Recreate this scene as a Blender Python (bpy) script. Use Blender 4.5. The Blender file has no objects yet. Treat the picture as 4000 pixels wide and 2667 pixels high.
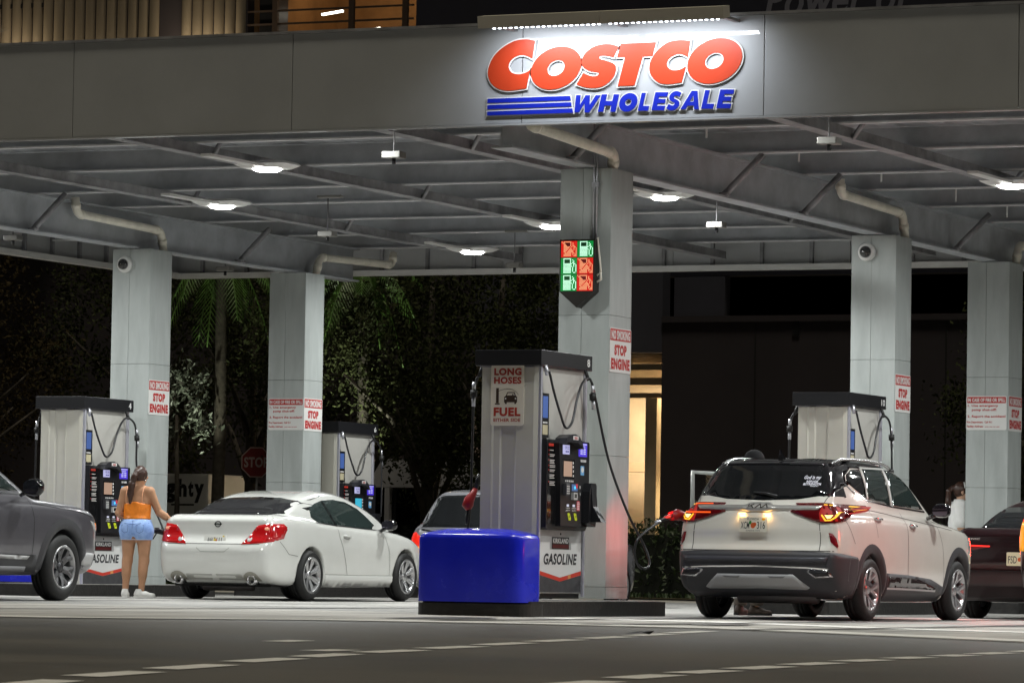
import bpy, bmesh, math, random
import numpy as np
from mathutils import Vector, Matrix, geometry
from mathutils.bvhtree import BVHTree
random.seed(7); np.random.seed(7)
R = math.radians
SC = bpy.context.scene
COL = SC.collection

# ------------------------------------------------------------------ camera
YAW, PITCH, ROLL = R(24.554), R(3.0818), R(0.9615)
cam = bpy.data.cameras.new('camera'); cam_ob = bpy.data.objects.new('camera', cam); COL.objects.link(cam_ob)
cam.lens = 150.84; cam.sensor_width = 36.0; cam.sensor_fit = 'HORIZONTAL'
cam.clip_start = 0.5; cam.clip_end = 2000
rt = Vector((math.cos(YAW), math.sin(YAW), 0)); fh = Vector((-math.sin(YAW), math.cos(YAW), 0)); up0 = Vector((0, 0, 1))
fw = fh*math.cos(PITCH) + up0*math.sin(PITCH); up = -fh*math.sin(PITCH) + up0*math.cos(PITCH)
rt2 = rt*math.cos(ROLL) + up*math.sin(ROLL); up2 = -rt*math.sin(ROLL) + up*math.cos(ROLL)
cam_ob.matrix_world = Matrix(((rt2.x, up2.x, -fw.x, 18.1142), (rt2.y, up2.y, -fw.y, -41.7602), (rt2.z, up2.z, -fw.z, 0.4205), (0, 0, 0, 1)))
cam.dof.use_dof = True; cam.dof.focus_distance = 47.0; cam.dof.aperture_fstop = 16.0
SC.camera = cam_ob

# ------------------------------------------------------------------ night sky, faint sky glow, exposure
world = bpy.data.worlds.new('World'); SC.world = world; world.use_nodes = True
wn = world.node_tree; bg = wn.nodes['Background']
sky_tex = wn.nodes.new('ShaderNodeTexSky'); sky_tex.sky_type = 'NISHITA'; sky_tex.sun_disc = False
sky_tex.sun_elevation = R(-4); sky_tex.sun_rotation = R(200); sky_tex.air_density = 1.0; sky_tex.dust_density = 3.0
wn.links.new(sky_tex.outputs[0], bg.inputs[0]); bg.inputs[1].default_value = 0.05
sun = bpy.data.lights.new('street_glow', 'SUN'); sun.energy = 1.35; sun.angle = R(9); sun.color = (1.0, 0.91, 0.72)
sun_ob = bpy.data.objects.new('street_glow', sun); COL.objects.link(sun_ob)
sun_ob.rotation_euler = (R(13), 0, R(30))
SC.view_settings.view_transform = 'Standard'; SC.view_settings.look = 'None'
SC.view_settings.gamma = 1.0; SC.view_settings.exposure = 0.0; SC.view_settings.use_curve_mapping = False
SC.cycles.use_denoising = True
SC.cycles.max_bounces = 6; SC.cycles.diffuse_bounces = 3; SC.cycles.glossy_bounces = 3; SC.cycles.transparent_max_bounces = 8
SC.cycles.sample_clamp_indirect = 4.0

# ------------------------------------------------------------------ materials
MATS = {}
def mat(name, col=(.5, .5, .5), rough=.5, metal=0.0, emit=None, estr=0.0, noise=0.0, nscale=6.0, bump=0.0, bscale=40.0,
        coat=0.0, spec=.5, col2=None, streak=None, trans=0.0, alpha=1.0, ior=1.45, rnoise=0.0, thresh=(.35, .65)):
    if name in MATS: return MATS[name]
    m = bpy.data.materials.new(name); m.use_nodes = True; MATS[name] = m
    nt = m.node_tree; b = nt.nodes['Principled BSDF']
    b.inputs['Base Color'].default_value = (*col, 1); b.inputs['Roughness'].default_value = rough
    b.inputs['Metallic'].default_value = metal; b.inputs['Specular IOR Level'].default_value = spec
    b.inputs['Coat Weight'].default_value = coat; b.inputs['Coat Roughness'].default_value = 0.04
    b.inputs['Transmission Weight'].default_value = trans; b.inputs['IOR'].default_value = ior; b.inputs['Alpha'].default_value = alpha
    if emit: b.inputs['Emission Color'].default_value = (*emit, 1); b.inputs['Emission Strength'].default_value = estr
    if noise or col2 or bump or rnoise:
        tc = nt.nodes.new('ShaderNodeTexCoord'); mp = nt.nodes.new('ShaderNodeMapping')
        if streak: mp.inputs['Scale'].default_value = streak
        nt.links.new(tc.outputs['Object'], mp.inputs[0])
    if noise or col2:
        n = nt.nodes.new('ShaderNodeTexNoise'); n.inputs['Scale'].default_value = nscale; n.inputs['Detail'].default_value = 6; n.inputs['Roughness'].default_value = .6
        nt.links.new(mp.outputs[0], n.inputs[0])
        rp = nt.nodes.new('ShaderNodeValToRGB'); nt.links.new(n.outputs[0], rp.inputs[0])
        c2 = col2 if col2 else tuple(min(1, c*(1+noise)) for c in col)
        c1 = col if col2 else tuple(c*(1-noise) for c in col)
        rp.color_ramp.elements[0].position = thresh[0]; rp.color_ramp.elements[1].position = thresh[1]
        rp.color_ramp.elements[0].color = (*c1, 1); rp.color_ramp.elements[1].color = (*c2, 1)
        nt.links.new(rp.outputs[0], b.inputs['Base Color'])
        if rnoise:
            ma = nt.nodes.new('ShaderNodeMapRange'); ma.inputs[3].default_value = max(0, rough-rnoise); ma.inputs[4].default_value = min(1, rough+rnoise)
            nt.links.new(n.outputs[0], ma.inputs[0]); nt.links.new(ma.outputs[0], b.inputs['Roughness'])
    if bump:
        n2 = nt.nodes.new('ShaderNodeTexNoise'); n2.inputs['Scale'].default_value = bscale; n2.inputs['Detail'].default_value = 4
        nt.links.new(mp.outputs[0], n2.inputs[0])
        bp = nt.nodes.new('ShaderNodeBump'); bp.inputs['Strength'].default_value = bump; bp.inputs['Distance'].default_value = .02
        nt.links.new(n2.outputs[0], bp.inputs['Height']); nt.links.new(bp.outputs[0], b.inputs['Normal'])
    return m
def emat(name, col, s): return mat(name, col=(0, 0, 0), emit=col, estr=s, rough=.6)

STEEL = mat('galvanised_steel', (.43, .45, .475), .55, .1, noise=.16, nscale=2.2, rnoise=.15)
STEELD = mat('dull_galvanised_steel', (.26, .26, .27), .6, .1, noise=.3, nscale=3)
DECK = mat('roof_deck_underside', (.35, .365, .39), .6, .0, noise=.18, nscale=.9)
CLAD = mat('column_cladding_paint', (.40, .43, .42), .48, 0, noise=.10, nscale=2.2, bump=.05, bscale=2.5, streak=(2.5, 2.5, .5), rnoise=.1)
FASCI = mat('inner_fascia_sheet', (.46, .47, .475), .5, 0, noise=.06, nscale=2)
FASC = mat('fascia_paint', (.40, .41, .42), .42, 0, noise=.05, nscale=1.2, spec=.4, coat=.5)
BLACKP = mat('black_satin_panel', (.012, .012, .014), .35)
BLACKM = mat('black_rubber', (.012, .012, .012), .55, noise=.2, nscale=20)
BLACKG = mat('black_gloss', (.008, .008, .009), .12, coat=.5)
WHITEP = mat('white_paint', (.72, .72, .70), .4)
WHITEH = mat('white_fixture_enamel', (.78, .78, .76), .35)
REDP = mat('sign_red', (.50, .025, .02), .4)
CHROME = mat('chrome', (.75, .75, .76), .12, 1.0)
ALU = mat('brushed_aluminium', (.55, .56, .60), .38, .8, noise=.06, nscale=30)
PVC = mat('cream_pvc', (.88, .84, .72), .35, noise=.08, nscale=5)
CONC = mat('island_concrete', (.33, .32, .30), .8, noise=.2, nscale=7, bump=.2)

# ------------------------------------------------------------------ object helpers
def link(o, parent=None):
    COL.objects.link(o)
    if parent: o.parent = parent
    return o
def tag(o, label=None, cat=None, group=None, kind=None):
    if label: o['label'] = label
    if cat: o['category'] = cat
    if group: o['group'] = group
    if kind: o['kind'] = kind
    return o
def thing(name, label, cat, loc=(0, 0, 0), rz=0.0, group=None):
    o = bpy.data.objects.new(name, None); o.empty_display_size = .2; link(o)
    o.location = loc; o.rotation_euler = (0, 0, rz)
    return tag(o, label, cat, group)
def copy_tree(o, parent=None):
    c = o.copy(); COL.objects.link(c)
    c.parent = parent
    for ch in list(o.children): copy_tree(ch, c)
    return c
class MB:
    def __init__(s): s.v = []; s.f = []; s.sm = []
    def add(s, v, f, M=None, smooth=False):
        n = len(s.v)
        s.v += [tuple(M @ Vector(p)) for p in v] if M else [tuple(p) for p in v]
        s.f += [tuple(i+n for i in q) for q in f]; s.sm += [smooth]*len(f); return s
    def box(s, a, b, M=None, bev=0.0):
        x0, y0, z0 = a; x1, y1, z1 = b
        if bev:
            bm = bmesh.new(); bmesh.ops.create_cube(bm, size=1)
            for v in bm.verts: v.co = Vector(((x0+x1)/2+v.co.x*(x1-x0), (y0+y1)/2+v.co.y*(y1-y0), (z0+z1)/2+v.co.z*(z1-z0)))
            bmesh.ops.bevel(bm, geom=bm.edges[:], offset=bev, segments=2, affect='EDGES', profile=.6)
            bm.verts.index_update(); vv = [v.co.copy() for v in bm.verts]; ff = [[v.index for v in f.verts] for f in bm.faces]; bm.free()
            return s.add(vv, ff, M)
        v = [(x0,y0,z0),(x1,y0,z0),(x1,y1,z0),(x0,y1,z0),(x0,y0,z1),(x1,y0,z1),(x1,y1,z1),(x0,y1,z1)]
        return s.add(v, [(0,3,2,1),(4,5,6,7),(0,1,5,4),(1,2,6,5),(2,3,7,6),(3,0,4,7)], M)
    def tube(s, pts, r, n=8, caps=True, closed=False):
        pts = [Vector(p) for p in pts]; m = len(pts); rr = r if isinstance(r, (list, tuple)) else [r]*m
        rings = []; prev = None
        for i, p in enumerate(pts):
            if closed: t = (pts[(i+1) % m]-pts[i-1]).normalized()
            else: t = (pts[min(i+1, m-1)]-pts[max(i-1, 0)]).normalized()
            if prev is None: a = t.orthogonal().normalized()
            else:
                a = (prev - t*prev.dot(t)); a = a.normalized() if a.length > 1e-6 else t.orthogonal().normalized()
            prev = a; b = t.cross(a)
            rings.append([p+(a*math.cos(2*math.pi*k/n)+b*math.sin(2*math.pi*k/n))*rr[i] for k in range(n)])
        v = [q for rg in rings for q in rg]; f = []
        for i in range(m if closed else m-1):
            j = (i+1) % m
            for k in range(n): f.append((i*n+k, i*n+(k+1) % n, j*n+(k+1) % n, j*n+k))
        if caps and not closed: f += [tuple(range(n-1, -1, -1)), tuple((m-1)*n+k for k in range(n))]
        return s.add(v, f, None, True)
    def cyl(s, a, b, r, n=16, r2=None):
        return s.tube([a, b], [r, r if r2 is None else r2], n)
    def lathe(s, prof, n=24, M=None, cap=True):
        v = []; f = []
        for (r, z) in prof: v += [(r*math.cos(2*math.pi*k/n), r*math.sin(2*math.pi*k/n), z) for k in range(n)]
        for i in range(len(prof)-1):
            for k in range(n): f.append((i*n+k, i*n+(k+1) % n, (i+1)*n+(k+1) % n, (i+1)*n+k))
        if cap: f += [tuple(range(n-1, -1, -1)), tuple((len(prof)-1)*n+k for k in range(n))]
        return s.add(v, f, M, True)
    def poly(s, loops, d0, d1, M):
        """2D loops (first outer, rest holes) extruded from d0 to d1 along local z of M."""
        pts = [Vector((p[0], p[1], 0)) for lp in loops for p in lp]
        tris = geometry.tessellate_polygon([[Vector((p[0], p[1], 0)) for p in lp] for lp in loops])
        n = len(pts); v = [(p.x, p.y, d1) for p in pts] + [(p.x, p.y, d0) for p in pts]; f = []
        for t in tris:
            a, b, c = (pts[i] for i in t); ccw = (b-a).cross(c-a).z > 0
            t = tuple(t) if ccw else tuple(reversed(t))
            f.append(t); f.append(tuple(i+n for i in reversed(t)))
        o = 0
        if d1 != d0:
            for lp in loops:
                m = len(lp)
                for i in range(m): f.append((o+i, o+(i+1) % m, o+(i+1) % m+n, o+i+n))
                o += m
        return s.add(v, f, M)
    def build(s, name, m, parent=None, loc=None, smooth=None):
        me = bpy.data.meshes.new(name); me.from_pydata(s.v, [], s.f); me.materials.append(m)
        sm = s.sm if smooth is None else [smooth]*len(s.f)
        me.polygons.foreach_set('use_smooth', sm); me.update()
        o = bpy.data.objects.new(name, me); link(o, parent)
        if loc: o.location = loc
        return o
def frame(o, u, v):
    u = Vector(u).normalized(); v = Vector(v).normalized(); n = u.cross(v)
    return Matrix(((u.x, v.x, n.x, o[0]), (u.y, v.y, n.y, o[1]), (u.z, v.z, n.z, o[2]), (0, 0, 0, 1)))
def rbox2(w, h, r, n=4):
    pts = []
    for cx, cy, a0 in ((w/2-r, h/2-r, 0), (-w/2+r, h/2-r, 90), (-w/2+r, -h/2+r, 180), (w/2-r, -h/2+r, 270)):
        for k in range(n+1):
            a = R(a0+90*k/n); pts.append((cx+r*math.cos(a), cy+r*math.sin(a)))
    return pts
def rect2(x0, y0, x1, y1): return [(x0, y0), (x1, y0), (x1, y1), (x0, y1)]
def ell2(cx, cy, rx, ry, n=28, rot=0): 
    return [(cx+rx*math.cos(t)*math.cos(rot)-ry*math.sin(t)*math.sin(rot), cy+rx*math.cos(t)*math.sin(rot)+ry*math.sin(t)*math.cos(rot)) for t in (2*math.pi*k/n for k in range(n))]
_tc = {}
def text_mesh(s, bold=0.0, shear=0.0):
    k = (s, bold, shear)
    if k not in _tc:
        cu = bpy.data.curves.new('tmp', 'FONT'); cu.body = s; cu.offset = bold; cu.shear = shear; cu.resolution_u = 3; cu.space_character = 1.0+bold*2
        o = bpy.data.objects.new('tmp', cu); COL.objects.link(o)
        dg = bpy.context.evaluated_depsgraph_get(); me = bpy.data.meshes.new_from_object(o.evaluated_get(dg))
        v = [(p.co.x, p.co.y) for p in me.vertices]; f = [tuple(q.vertices) for q in me.polygons]
        bpy.data.objects.remove(o); bpy.data.curves.remove(cu); bpy.data.meshes.remove(me)
        _tc[k] = (v, f)
    return _tc[k]
def put_text(mb, s, M, x0, y0, x1, y1, d=.002, bold=.02, shear=0.0):
    """text scaled to fill the 2D rectangle of frame M"""
    v, f = text_mesh(s, bold, shear)
    if not v: return
    a = min(p[0] for p in v); b = max(p[0] for p in v); c = min(p[1] for p in v); e = max(p[1] for p in v)
    sx = (x1-x0)/(b-a); sy = (y1-y0)/max(e-c, 1e-6)
    mb.add([(x0+(p[0]-a)*sx, y0+(p[1]-c)*sy, d) for p in v], f, M)
def G(x): return -0.016-0.0035*x           # the forecourt falls slightly to the right

# ------------------------------------------------------------------ ground
ASPH = mat('asphalt', (.075, .072, .066), .6, col2=(.125, .118, .105), nscale=.35, bump=.25, bscale=45, rnoise=.15, thresh=(.38, .62))
PADM = mat('forecourt_concrete', (.36, .35, .33), .7, noise=.34, nscale=1.1, bump=.1, bscale=30, streak=(1.2, .18, 1))
LINE = mat('road_paint', (.80, .80, .78), .6, noise=.12, nscale=5)
def sheet(name, polys, m, dz, kind='structure', label=None):
    mb = MB()
    for p in polys: mb.add([(x, y, G(x)+dz) for x, y in p], [tuple(range(len(p)))])
    o = mb.build(name, m); tag(o, kind=kind); return o
sheet('ground', [[(-300, -120), (300, -120), (300, 420), (-300, 420)]], ASPH, 0)
pad_edge = [(-40, -26), (-14, -17.5), (0, -11.3), (1.2, -8.7), (2.8, -7.8), (4.4, -7.7), (6.3, -9.1), (8.1, -10.5), (20, -17)]
sheet('forecourt_pavement', [pad_edge+[(24, 24), (-40, 24)]], PADM, .004)
def strip(pl, off0, off1):
    a = [(x, y+off0) for x, y in pl]; b = [(x, y+off1) for x, y in pl]; return [[a[i], a[i+1], b[i+1], b[i]] for i in range(len(pl)-1)]
sheet('forecourt_edge_line', strip(pad_edge[1:], .15, 1.0), LINE, .008)
sheet('forecourt_lane_line', strip([(1.0, -3.9), (2.8, -3.6), (5, -5.1), (6.7, -5.4), (12, -8.5)], 0, .8), LINE, .008)
dA = [(9.45,-27.44,9.16,-26.43),(8.95,-26.02,8.69,-24.87),(8.53,-24.58,8.25,-23.35),(8.05,-22.95,7.8,-21.73),(7.7,-21.55,7.45,-20.4),(7.36,-20.13,7.18,-18.95),(7.03,-18.66,6.84,-17.4),(6.7,-17.14,6.45,-15.79),(6.33,-15.53,6.1,-14.14),(5.97,-13.86,5.73,-12.38),(5.61,-12.14,5.32,-10.55),(5.21,-10.39,4.9,-8.7)]
dB = [(10.95,-26.6,10.8,-25.4),(10.72,-25.1,10.58,-23.98),(10.45,-23.74,10.31,-22.6),(10.24,-22.5,10.15,-21.44),(10.08,-21.36,9.97,-20.19),(9.9,-20.1,9.82,-19.0),(9.74,-18.85,9.7,-17.87),(9.63,-17.7,9.58,-16.79),(9.55,-16.6,9.5,-15.72),(9.45,-15.6,9.39,-14.52),(9.34,-14.4,9.27,-13.3)]
dC = [(5.62, -17.9, 5.5, -17.3), (7.02, -20.1, 6.98, -19.6)]
for nm, dd, kk in (('dashed_line', dA, .84), ('dashed_line', dB, .74), ('worn_line', dC, 1)):
    sheet(nm, [[(a-.1, b), (a+.1, b), (a+(c-a)*kk+.1, b+(d-b)*kk), (a+(c-a)*kk-.1, b+(d-b)*kk)] for a, b, c, d in dd], LINE, .004)
JNT = mat('concrete_joint', (.10, .095, .09), .9)
for k in range(9): sheet('pavement_joint', [[(-16, -6.5+3.4*k), (12, -6.5+3.4*k), (12, -6.44+3.4*k), (-16, -6.44+3.4*k)]], JNT, .0065)
for x in (-12.6, -5.6, -1.6, 1.4, 5.2): sheet('pavement_joint', [[(x, -6.4), (x+.03, -6.4), (x+.03, 20.6), (x, 20.6)]], JNT, .0068)
TYM = mat('tyre_mark', (.16, .155, .15), .75, noise=.35, nscale=2, streak=(6, .4, 1))
for x, y0, y1 in ((1.5, -7.0, 8.5), (3.1, -7.2, 8.0), (-8.6, -5, 12), (-7.1, -5.5, 12.5), (4.9, -8, 5), (-3.2, -7, 10)):
    sheet('tyre_mark', [[(x-.11+.1*math.sin(k), y0+(y1-y0)*k/8), (x+.11+.1*math.sin(k), y0+(y1-y0)*k/8), (x+.11+.1*math.sin(k+1), y0+(y1-y0)*(k+1)/8), (x-.11+.1*math.sin(k+1), y0+(y1-y0)*(k+1)/8)] for k in range(8)], TYM, .0105)
# weathered seams, oil stains and tyre marks on the concrete
STAIN = mat('oil_stain', (.09, .085, .08), .5, noise=.4, nscale=4)
for (x, y, a, b) in ((2.0, .4, .35, .9), (2.5, 1.8, .3, .7), (-7.9, 8.2, .4, 1.0), (3.6, -5.2, .25, .6), (.9, -5.6, .3, 1.2)):
    pts = [(x+a*math.cos(t)*(1+.25*math.sin(3*t+x)), y+b*math.sin(t)*(1+.2*math.cos(2*t))) for t in (2*math.pi*k/18 for k in range(18))]
    tag(sheet('oil_stain', [pts], STAIN, .0125), kind='structure')

# ------------------------------------------------------------------ canopy
YF, YB, XL, XR = -2.636, 17.17, -14.63, 13.5
ZFB, ZFT = 4.934, 5.929
canopy = thing('canopy', 'flat grey steel filling station canopy with painted fascia panels', 'canopy', (0, 0, 0))
def part(mb, name, m, parent=None, smooth=None): return mb.build(name, m, parent, smooth=smooth)
seams = [0.304+2.606*k for k in range(-6, 6)]
for i in range(len(seams)-1):
    a, b = max(seams[i]+.004, XL), min(seams[i+1]-.004, XR)
    if b > a: part(MB().box((a, YF, ZFB), (b, YF+.06, ZFT), bev=.004), 'fascia_panel', FASC, canopy)
for y0, y1 in ((-2.57, 2.4), (2.408, 7.4), (7.408, 12.4), (12.408, YB)):
    part(MB().box((XL, y0, ZFB), (XL+.06, y1, ZFT)), 'fascia_panel', FASCI, canopy)
for k in range(10):
    a = XL+.065+k*2.8; part(MB().box((a, YB-.06, ZFB), (a+2.79, YB, ZFT)), 'fascia_panel', FASCI, canopy)
part(MB().box((XL+.07, YB-.2, ZFB-.012), (XR, YB-.064, ZFB+.07)), 'fascia_trim', WHITEP, canopy)
part(MB().box((XL+.064, -2.5, ZFB-.012), (XL+.2, YB-.21, ZFB+.07)), 'fascia_trim', WHITEP, canopy)
part(MB().box((XL+.07, YF+.064, ZFB+.01), (XR, YF+.075, ZFT-.01)), 'seam_light_blocker', STEELD, canopy)  # unseen sheet added to stop lamp light showing through the panel seams
part(MB().box((XL-.01, YF-.012, ZFB-.02), (XR, YF+.1, ZFB-.003)), 'fascia_trim', FASC, canopy)
part(MB().box((XL, YF-.02, ZFT+.002), (XR, YF+.12, ZFT+.03)), 'fascia_cap', STEELD, canopy)
def ibeam(x, y0, y1, zb, zt, w=.2, tw=.012, tf=.02):
    return MB().box((x-w/2, y0, zb), (x+w/2, y1, zb+tf)).box((x-tw, y0, zb+tf), (x+tw, y1, zt-tf)).box((x-w/2, y0, zt-tf), (x+w/2, y1, zt))
for x in (0.0, -10.6157):
    part(ibeam(x, -2.45, 15.35, 4.71, 5.2, .24), 'main_beam', STEEL, canopy)
for x in (10.6,): part(ibeam(x, -2.45, YB-.22, 4.71, 5.2, .24), 'main_beam', STEEL, canopy)
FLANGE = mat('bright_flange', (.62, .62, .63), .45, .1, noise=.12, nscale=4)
PUR = [-1.6, .75, 3.5, 6.1, 8.2, 10.65, 13.1, 15.5]
for y in PUR:   # Z purlins with a bright lower flange
    part(MB().box((XL+.21, y, 5.225), (XR, y+.012, 5.46)), 'purlin', STEEL, canopy)
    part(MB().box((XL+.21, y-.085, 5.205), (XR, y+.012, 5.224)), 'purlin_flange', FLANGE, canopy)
SEC = [-12.9, -8.62, -5.33, -2.08, 2.4, 5.4, 8.2]
for x in SEC:
    part(MB().box((x-.09, -2.5, 5.085), (x+.09, YB-.25, 5.1)).box((x-.08, -2.5, 5.1), (x-.065, YB-.25, 5.2)).box((x+.065, -2.5, 5.1), (x+.08, YB-.25, 5.2)), 'secondary_beam', STEELD, canopy)
mb = MB(); n = int((XR-XL)/.3)
for k in range(n):
    a = XL+.1+k*.3; mb.add([(a, YF+.07, 5.47), (a+.2, YF+.07, 5.47), (a+.2, YB-.07, 5.47), (a, YB-.07, 5.47), (a+.3, YF+.07, 5.53), (a+.3, YB-.07, 5.53)], [(3, 2, 1, 0), (2, 5, 4, 1)])
part(mb, 'roof_deck', DECK, canopy)
part(MB().box((XL+.07, YF+.07, 5.56), (XR, YB-.07, 5.62)), 'roof_sheet', STEELD, canopy)
for x in (0.0, -10.6157):     # diagonal knee braces, beam flange up to purlin
    for y in (3.4, 5.95, 11.6, -0.9):
        part(MB().tube([(x+.1, y, 4.74), (x+.55, y+.05, 5.2)], .04, 4), 'knee_brace', STEELD, canopy)
        part(MB().tube([(x-.1, y, 4.74), (x-.55, y+.05, 5.2)], .04, 4), 'knee_brace', STEELD, canopy)
        part(MB().box((x+.06, y-.06, 4.735), (x+.16, y+.06, 4.765)), 'brace_plate', STEELD, canopy)
for x in SEC:
    for y in (1.1, 6.6, 11.0): part(MB().tube([(x+.08, y, 5.09), (x+.5, y-.35, 5.46)], .028, 4), 'knee_brace', STEELD, canopy)
for k in range(33):           # studs on the inner faces of the far fascias
    x = XL+.5+k*.78; part(MB().box((x, YB-.12, ZFB+.075), (x+.05, YB-.064, 5.44)), 'fascia_stud', STEELD, canopy)
for k in range(24):
    y = -2.0+k*.8; part(MB().box((XL+.064, y, ZFB+.075), (XL+.12, y+.05, 5.44)), 'fascia_stud', STEELD, canopy)
for k in range(12):           # flange hanger rods
    pass
for y, x in ((1.6, .6), (4.4, .62), (7.0, .7), (9.8, .7), (12.2, .6)):
    part(MB().cyl((x, y, 5.2), (x, y, 5.47), .012, 6), 'hanger_rod', WHITEP, canopy)
# louvred ceiling box behind the sign
part(MB().box((-1.75, -2.0, 5.1), (-.25, -1.65, 5.3)), 'cable_tray', STEELD, canopy)

# ------------------------------------------------------------------ columns
HW = .293
COLS = {'8': (0, 0), '10': (0, 9.0115), '12': (0, 13.577), '4': (-10.6157, 9.0115), '6': (-10.6157, 13.577)}
CLAB = {'8': 'tall grey clad column carrying the lit lane status display', '10': 'grey clad column behind the white crossover with a dome camera on top',
        '12': 'grey clad column at the right with a spill notice', '4': 'grey clad column behind the woman in the orange top', '6': 'grey clad column behind the white coupe roof with a spill notice'}
for k, (cx, cy) in COLS.items():
    c = thing('column', CLAB[k], 'column', (cx, cy, .165), 0, 'square canopy columns')
    part(MB().box((-.27, -.27, 0), (.27, .27, 4.53)), 'core', STEELD, c)
    part(MB().box((-HW-.003, -HW-.003, .0), (HW+.003, HW+.003, .12)), 'base_trim', CLAD, c)
    xs = [-HW, -.03, HW]
    for z0, z1 in ((.124, 1.50), (1.504, 2.98), (2.984, 4.535)):
        for s in (-1, 1):
            for a, b in ((-HW, -.032), (-.028, HW)):
                y0, y1 = (-HW, -.272) if s < 0 else (.272, HW)
                part(MB().box((a, y0, z0), (b, y1, z1), bev=.002), 'cladding_panel', CLAD, c)
            x0, x1 = (-HW, -.272) if s < 0 else (.272, HW)
            part(MB().box((x0, -.2705, z0), (x1, .2705, z1), bev=.002), 'cladding_panel', CLAD, c)
    part(MB().box((-.2, -.2, 4.531), (.2, .2, 4.545)), 'cap_plate', BLACKM, c)

# ------------------------------------------------------------------ drain pipes
def pipe(label, pts, loc=None):
    t = thing('drain_pipe', label, 'pipe', pts[-1], 0, 'cream drain pipes at the column heads')
    p = [Vector(q)-Vector(pts[-1]) for q in pts]; path = [p[0]]
    for i in range(1, len(p)-1):
        a, b, c = p[i-1], p[i], p[i+1]; r = .1
        d1 = (a-b).normalized(); d2 = (c-b).normalized(); s = b+d1*r; e = b+d2*r
        for k in range(6):
            u = k/5; path.append(s*(1-u)**2+b*2*u*(1-u)+e*u*u)
    path.append(p[-1])
    part(MB().tube(path, .056, 14), 'tube', PVC, t)
    for i in range(len(p)-1):
        d = (p[i+1]-p[i]); L = d.length; d.normalize()
        for u in ((.13, L-.13) if L > .5 else (.5*L,)): part(MB().cyl(p[i]+d*(u-.035), p[i]+d*(u+.035), .064, 14), 'coupling', PVC, t)
pipe('cream drain pipe running into the front column above the lane display', [(.35, -2.57, 5.02), (.35, -2.5, 4.925), (.28, -.2, 4.86), (.22, -.1, 4.68)][1:])
pipe('cream drain pipe with elbow above the white crossover', [(.2, 6.93, 5.24), (.2, 6.95, 5.06), (.2, 9.2, 5.01), (.2, 9.32, 4.68)])
pipe('cream drain pipe with elbow above the column behind the woman', [(-10.45, 6.9, 5.24), (-10.45, 6.94, 5.03), (-10.45, 9.2, 4.98), (-10.45, 9.3, 4.68)])
pipe('cream drain pipe above the column behind the white coupe', [(-10.45, 16.4, 5.22), (-10.45, 16.35, 5.03), (-10.45, 13.95, 4.97), (-10.45, 13.83, 4.68)])
pipe('cream drain pipe above the rightmost column', [(.2, 16.4, 5.22), (.2, 16.35, 5.03), (.2, 13.95, 4.97), (.2, 13.83, 4.68)])
for a, lab, x, y in ((0, 'thin steel conduit run up the front column', .10, -.315), ):
    t = thing('conduit', lab, 'conduit', (x, y, 3.95), 0)
    for dx in (0, .035): part(MB().cyl((dx, 0, 0), (dx, 0, 1.25), .012, 8), 'tube', ALU, t)
    part(MB().box((-.02, -.01, .55), (.06, .022, .6)), 'strap', ALU, t)

# ------------------------------------------------------------------ canopy lamps
LENS = emat('lamp_lens', (1.0, 1.0, .95), 30.0)
LAMPS = [(-5.08, 2.1, 'canopy lamp nearest the front left fascia'), (-5.15, 10.4, 'canopy lamp just left of the front column'), (-8.05, 6.5, 'canopy lamp above the woman in the orange top'),
         (-8.15, 14.3, 'canopy lamp near the far fascia left of the front column'), (-2.0, 6.7, 'canopy lamp just right of the front column'), (2.6, 6.2, 'canopy lamp at the right edge of the picture')]
HID = [(-2.0, -2.33, 'added unseen lamp behind the fascia left of the front column'), (2.6, -2.33, 'added unseen lamp behind the fascia right of the sign'), (-8.1, -2.33, 'added unseen lamp behind the blank left fascia'), (5.4, -2.33, 'added unseen lamp behind the fascia at the right edge'), (-13.0, 6.4, 'canopy lamp left of the picture'), (-13.0, 2.5, 'canopy lamp far left beyond the picture edge'), (5.3, 2.1, 'canopy lamp right of the picture'), (5.3, 10.4, 'canopy lamp right of the picture, further back'), (8.0, 6.4, 'canopy lamp second from the right beyond the picture'), (8.0, 14.3, 'canopy lamp at the far right back corner beyond the picture')]  # those behind the fascia are added out of sight to brighten the fronts below
def lamp(x, y, label, e=168):
    t = thing('canopy_lamp', label, 'lamp', (x, y, 5.04), 0, 'bright canopy lamps')
    o = [(-.34, -.2), (-.25, -.24), (.25, -.24), (.34, -.2), (.34, .2), (.25, .24), (-.25, .24), (-.34, .2)]
    i = [(a*.72, b*.72) for a, b in o]
    mb = MB(); v = [(a, b, .045) for a, b in o]+[(a, b, .0) for a, b in i]+[(a*.9, b*.9, .075) for a, b in o]
    f = [(k, k+8, (k+1) % 8+8, (k+1) % 8) for k in range(8)]+[tuple(range(15, 7, -1)), tuple(range(16, 24))]+[(k, (k+1) % 8, (k+1) % 8+16, k+16) for k in range(8)]
    part(mb.add(v, f), 'housing', WHITEH, t)
    part(MB().lathe([(.165, .002), (.165, -.012), (.13, -.03), (.05, -.037), (.005, -.038)], 24), 'lens', LENS, t)
    if y > 0: part(MB().box((-.03, -1.55, .0), (.10, -.25, .03)), 'mounting_strip', WHITEH, t)
    L = bpy.data.lights.new('lamp_light', 'AREA'); L.shape = 'DISK'; L.size = .3; L.energy = e; L.color = (.97, 1.0, .98); L.spread = R(170)
    lo = bpy.data.objects.new('lamp_light', L); link(lo, t); lo.location = (0, 0, -.05)
for x, y, l in LAMPS: lamp(x, y, l)
for x, y, l in HID: lamp(x, y, l, 85 if y < 0 else 168)

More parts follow.
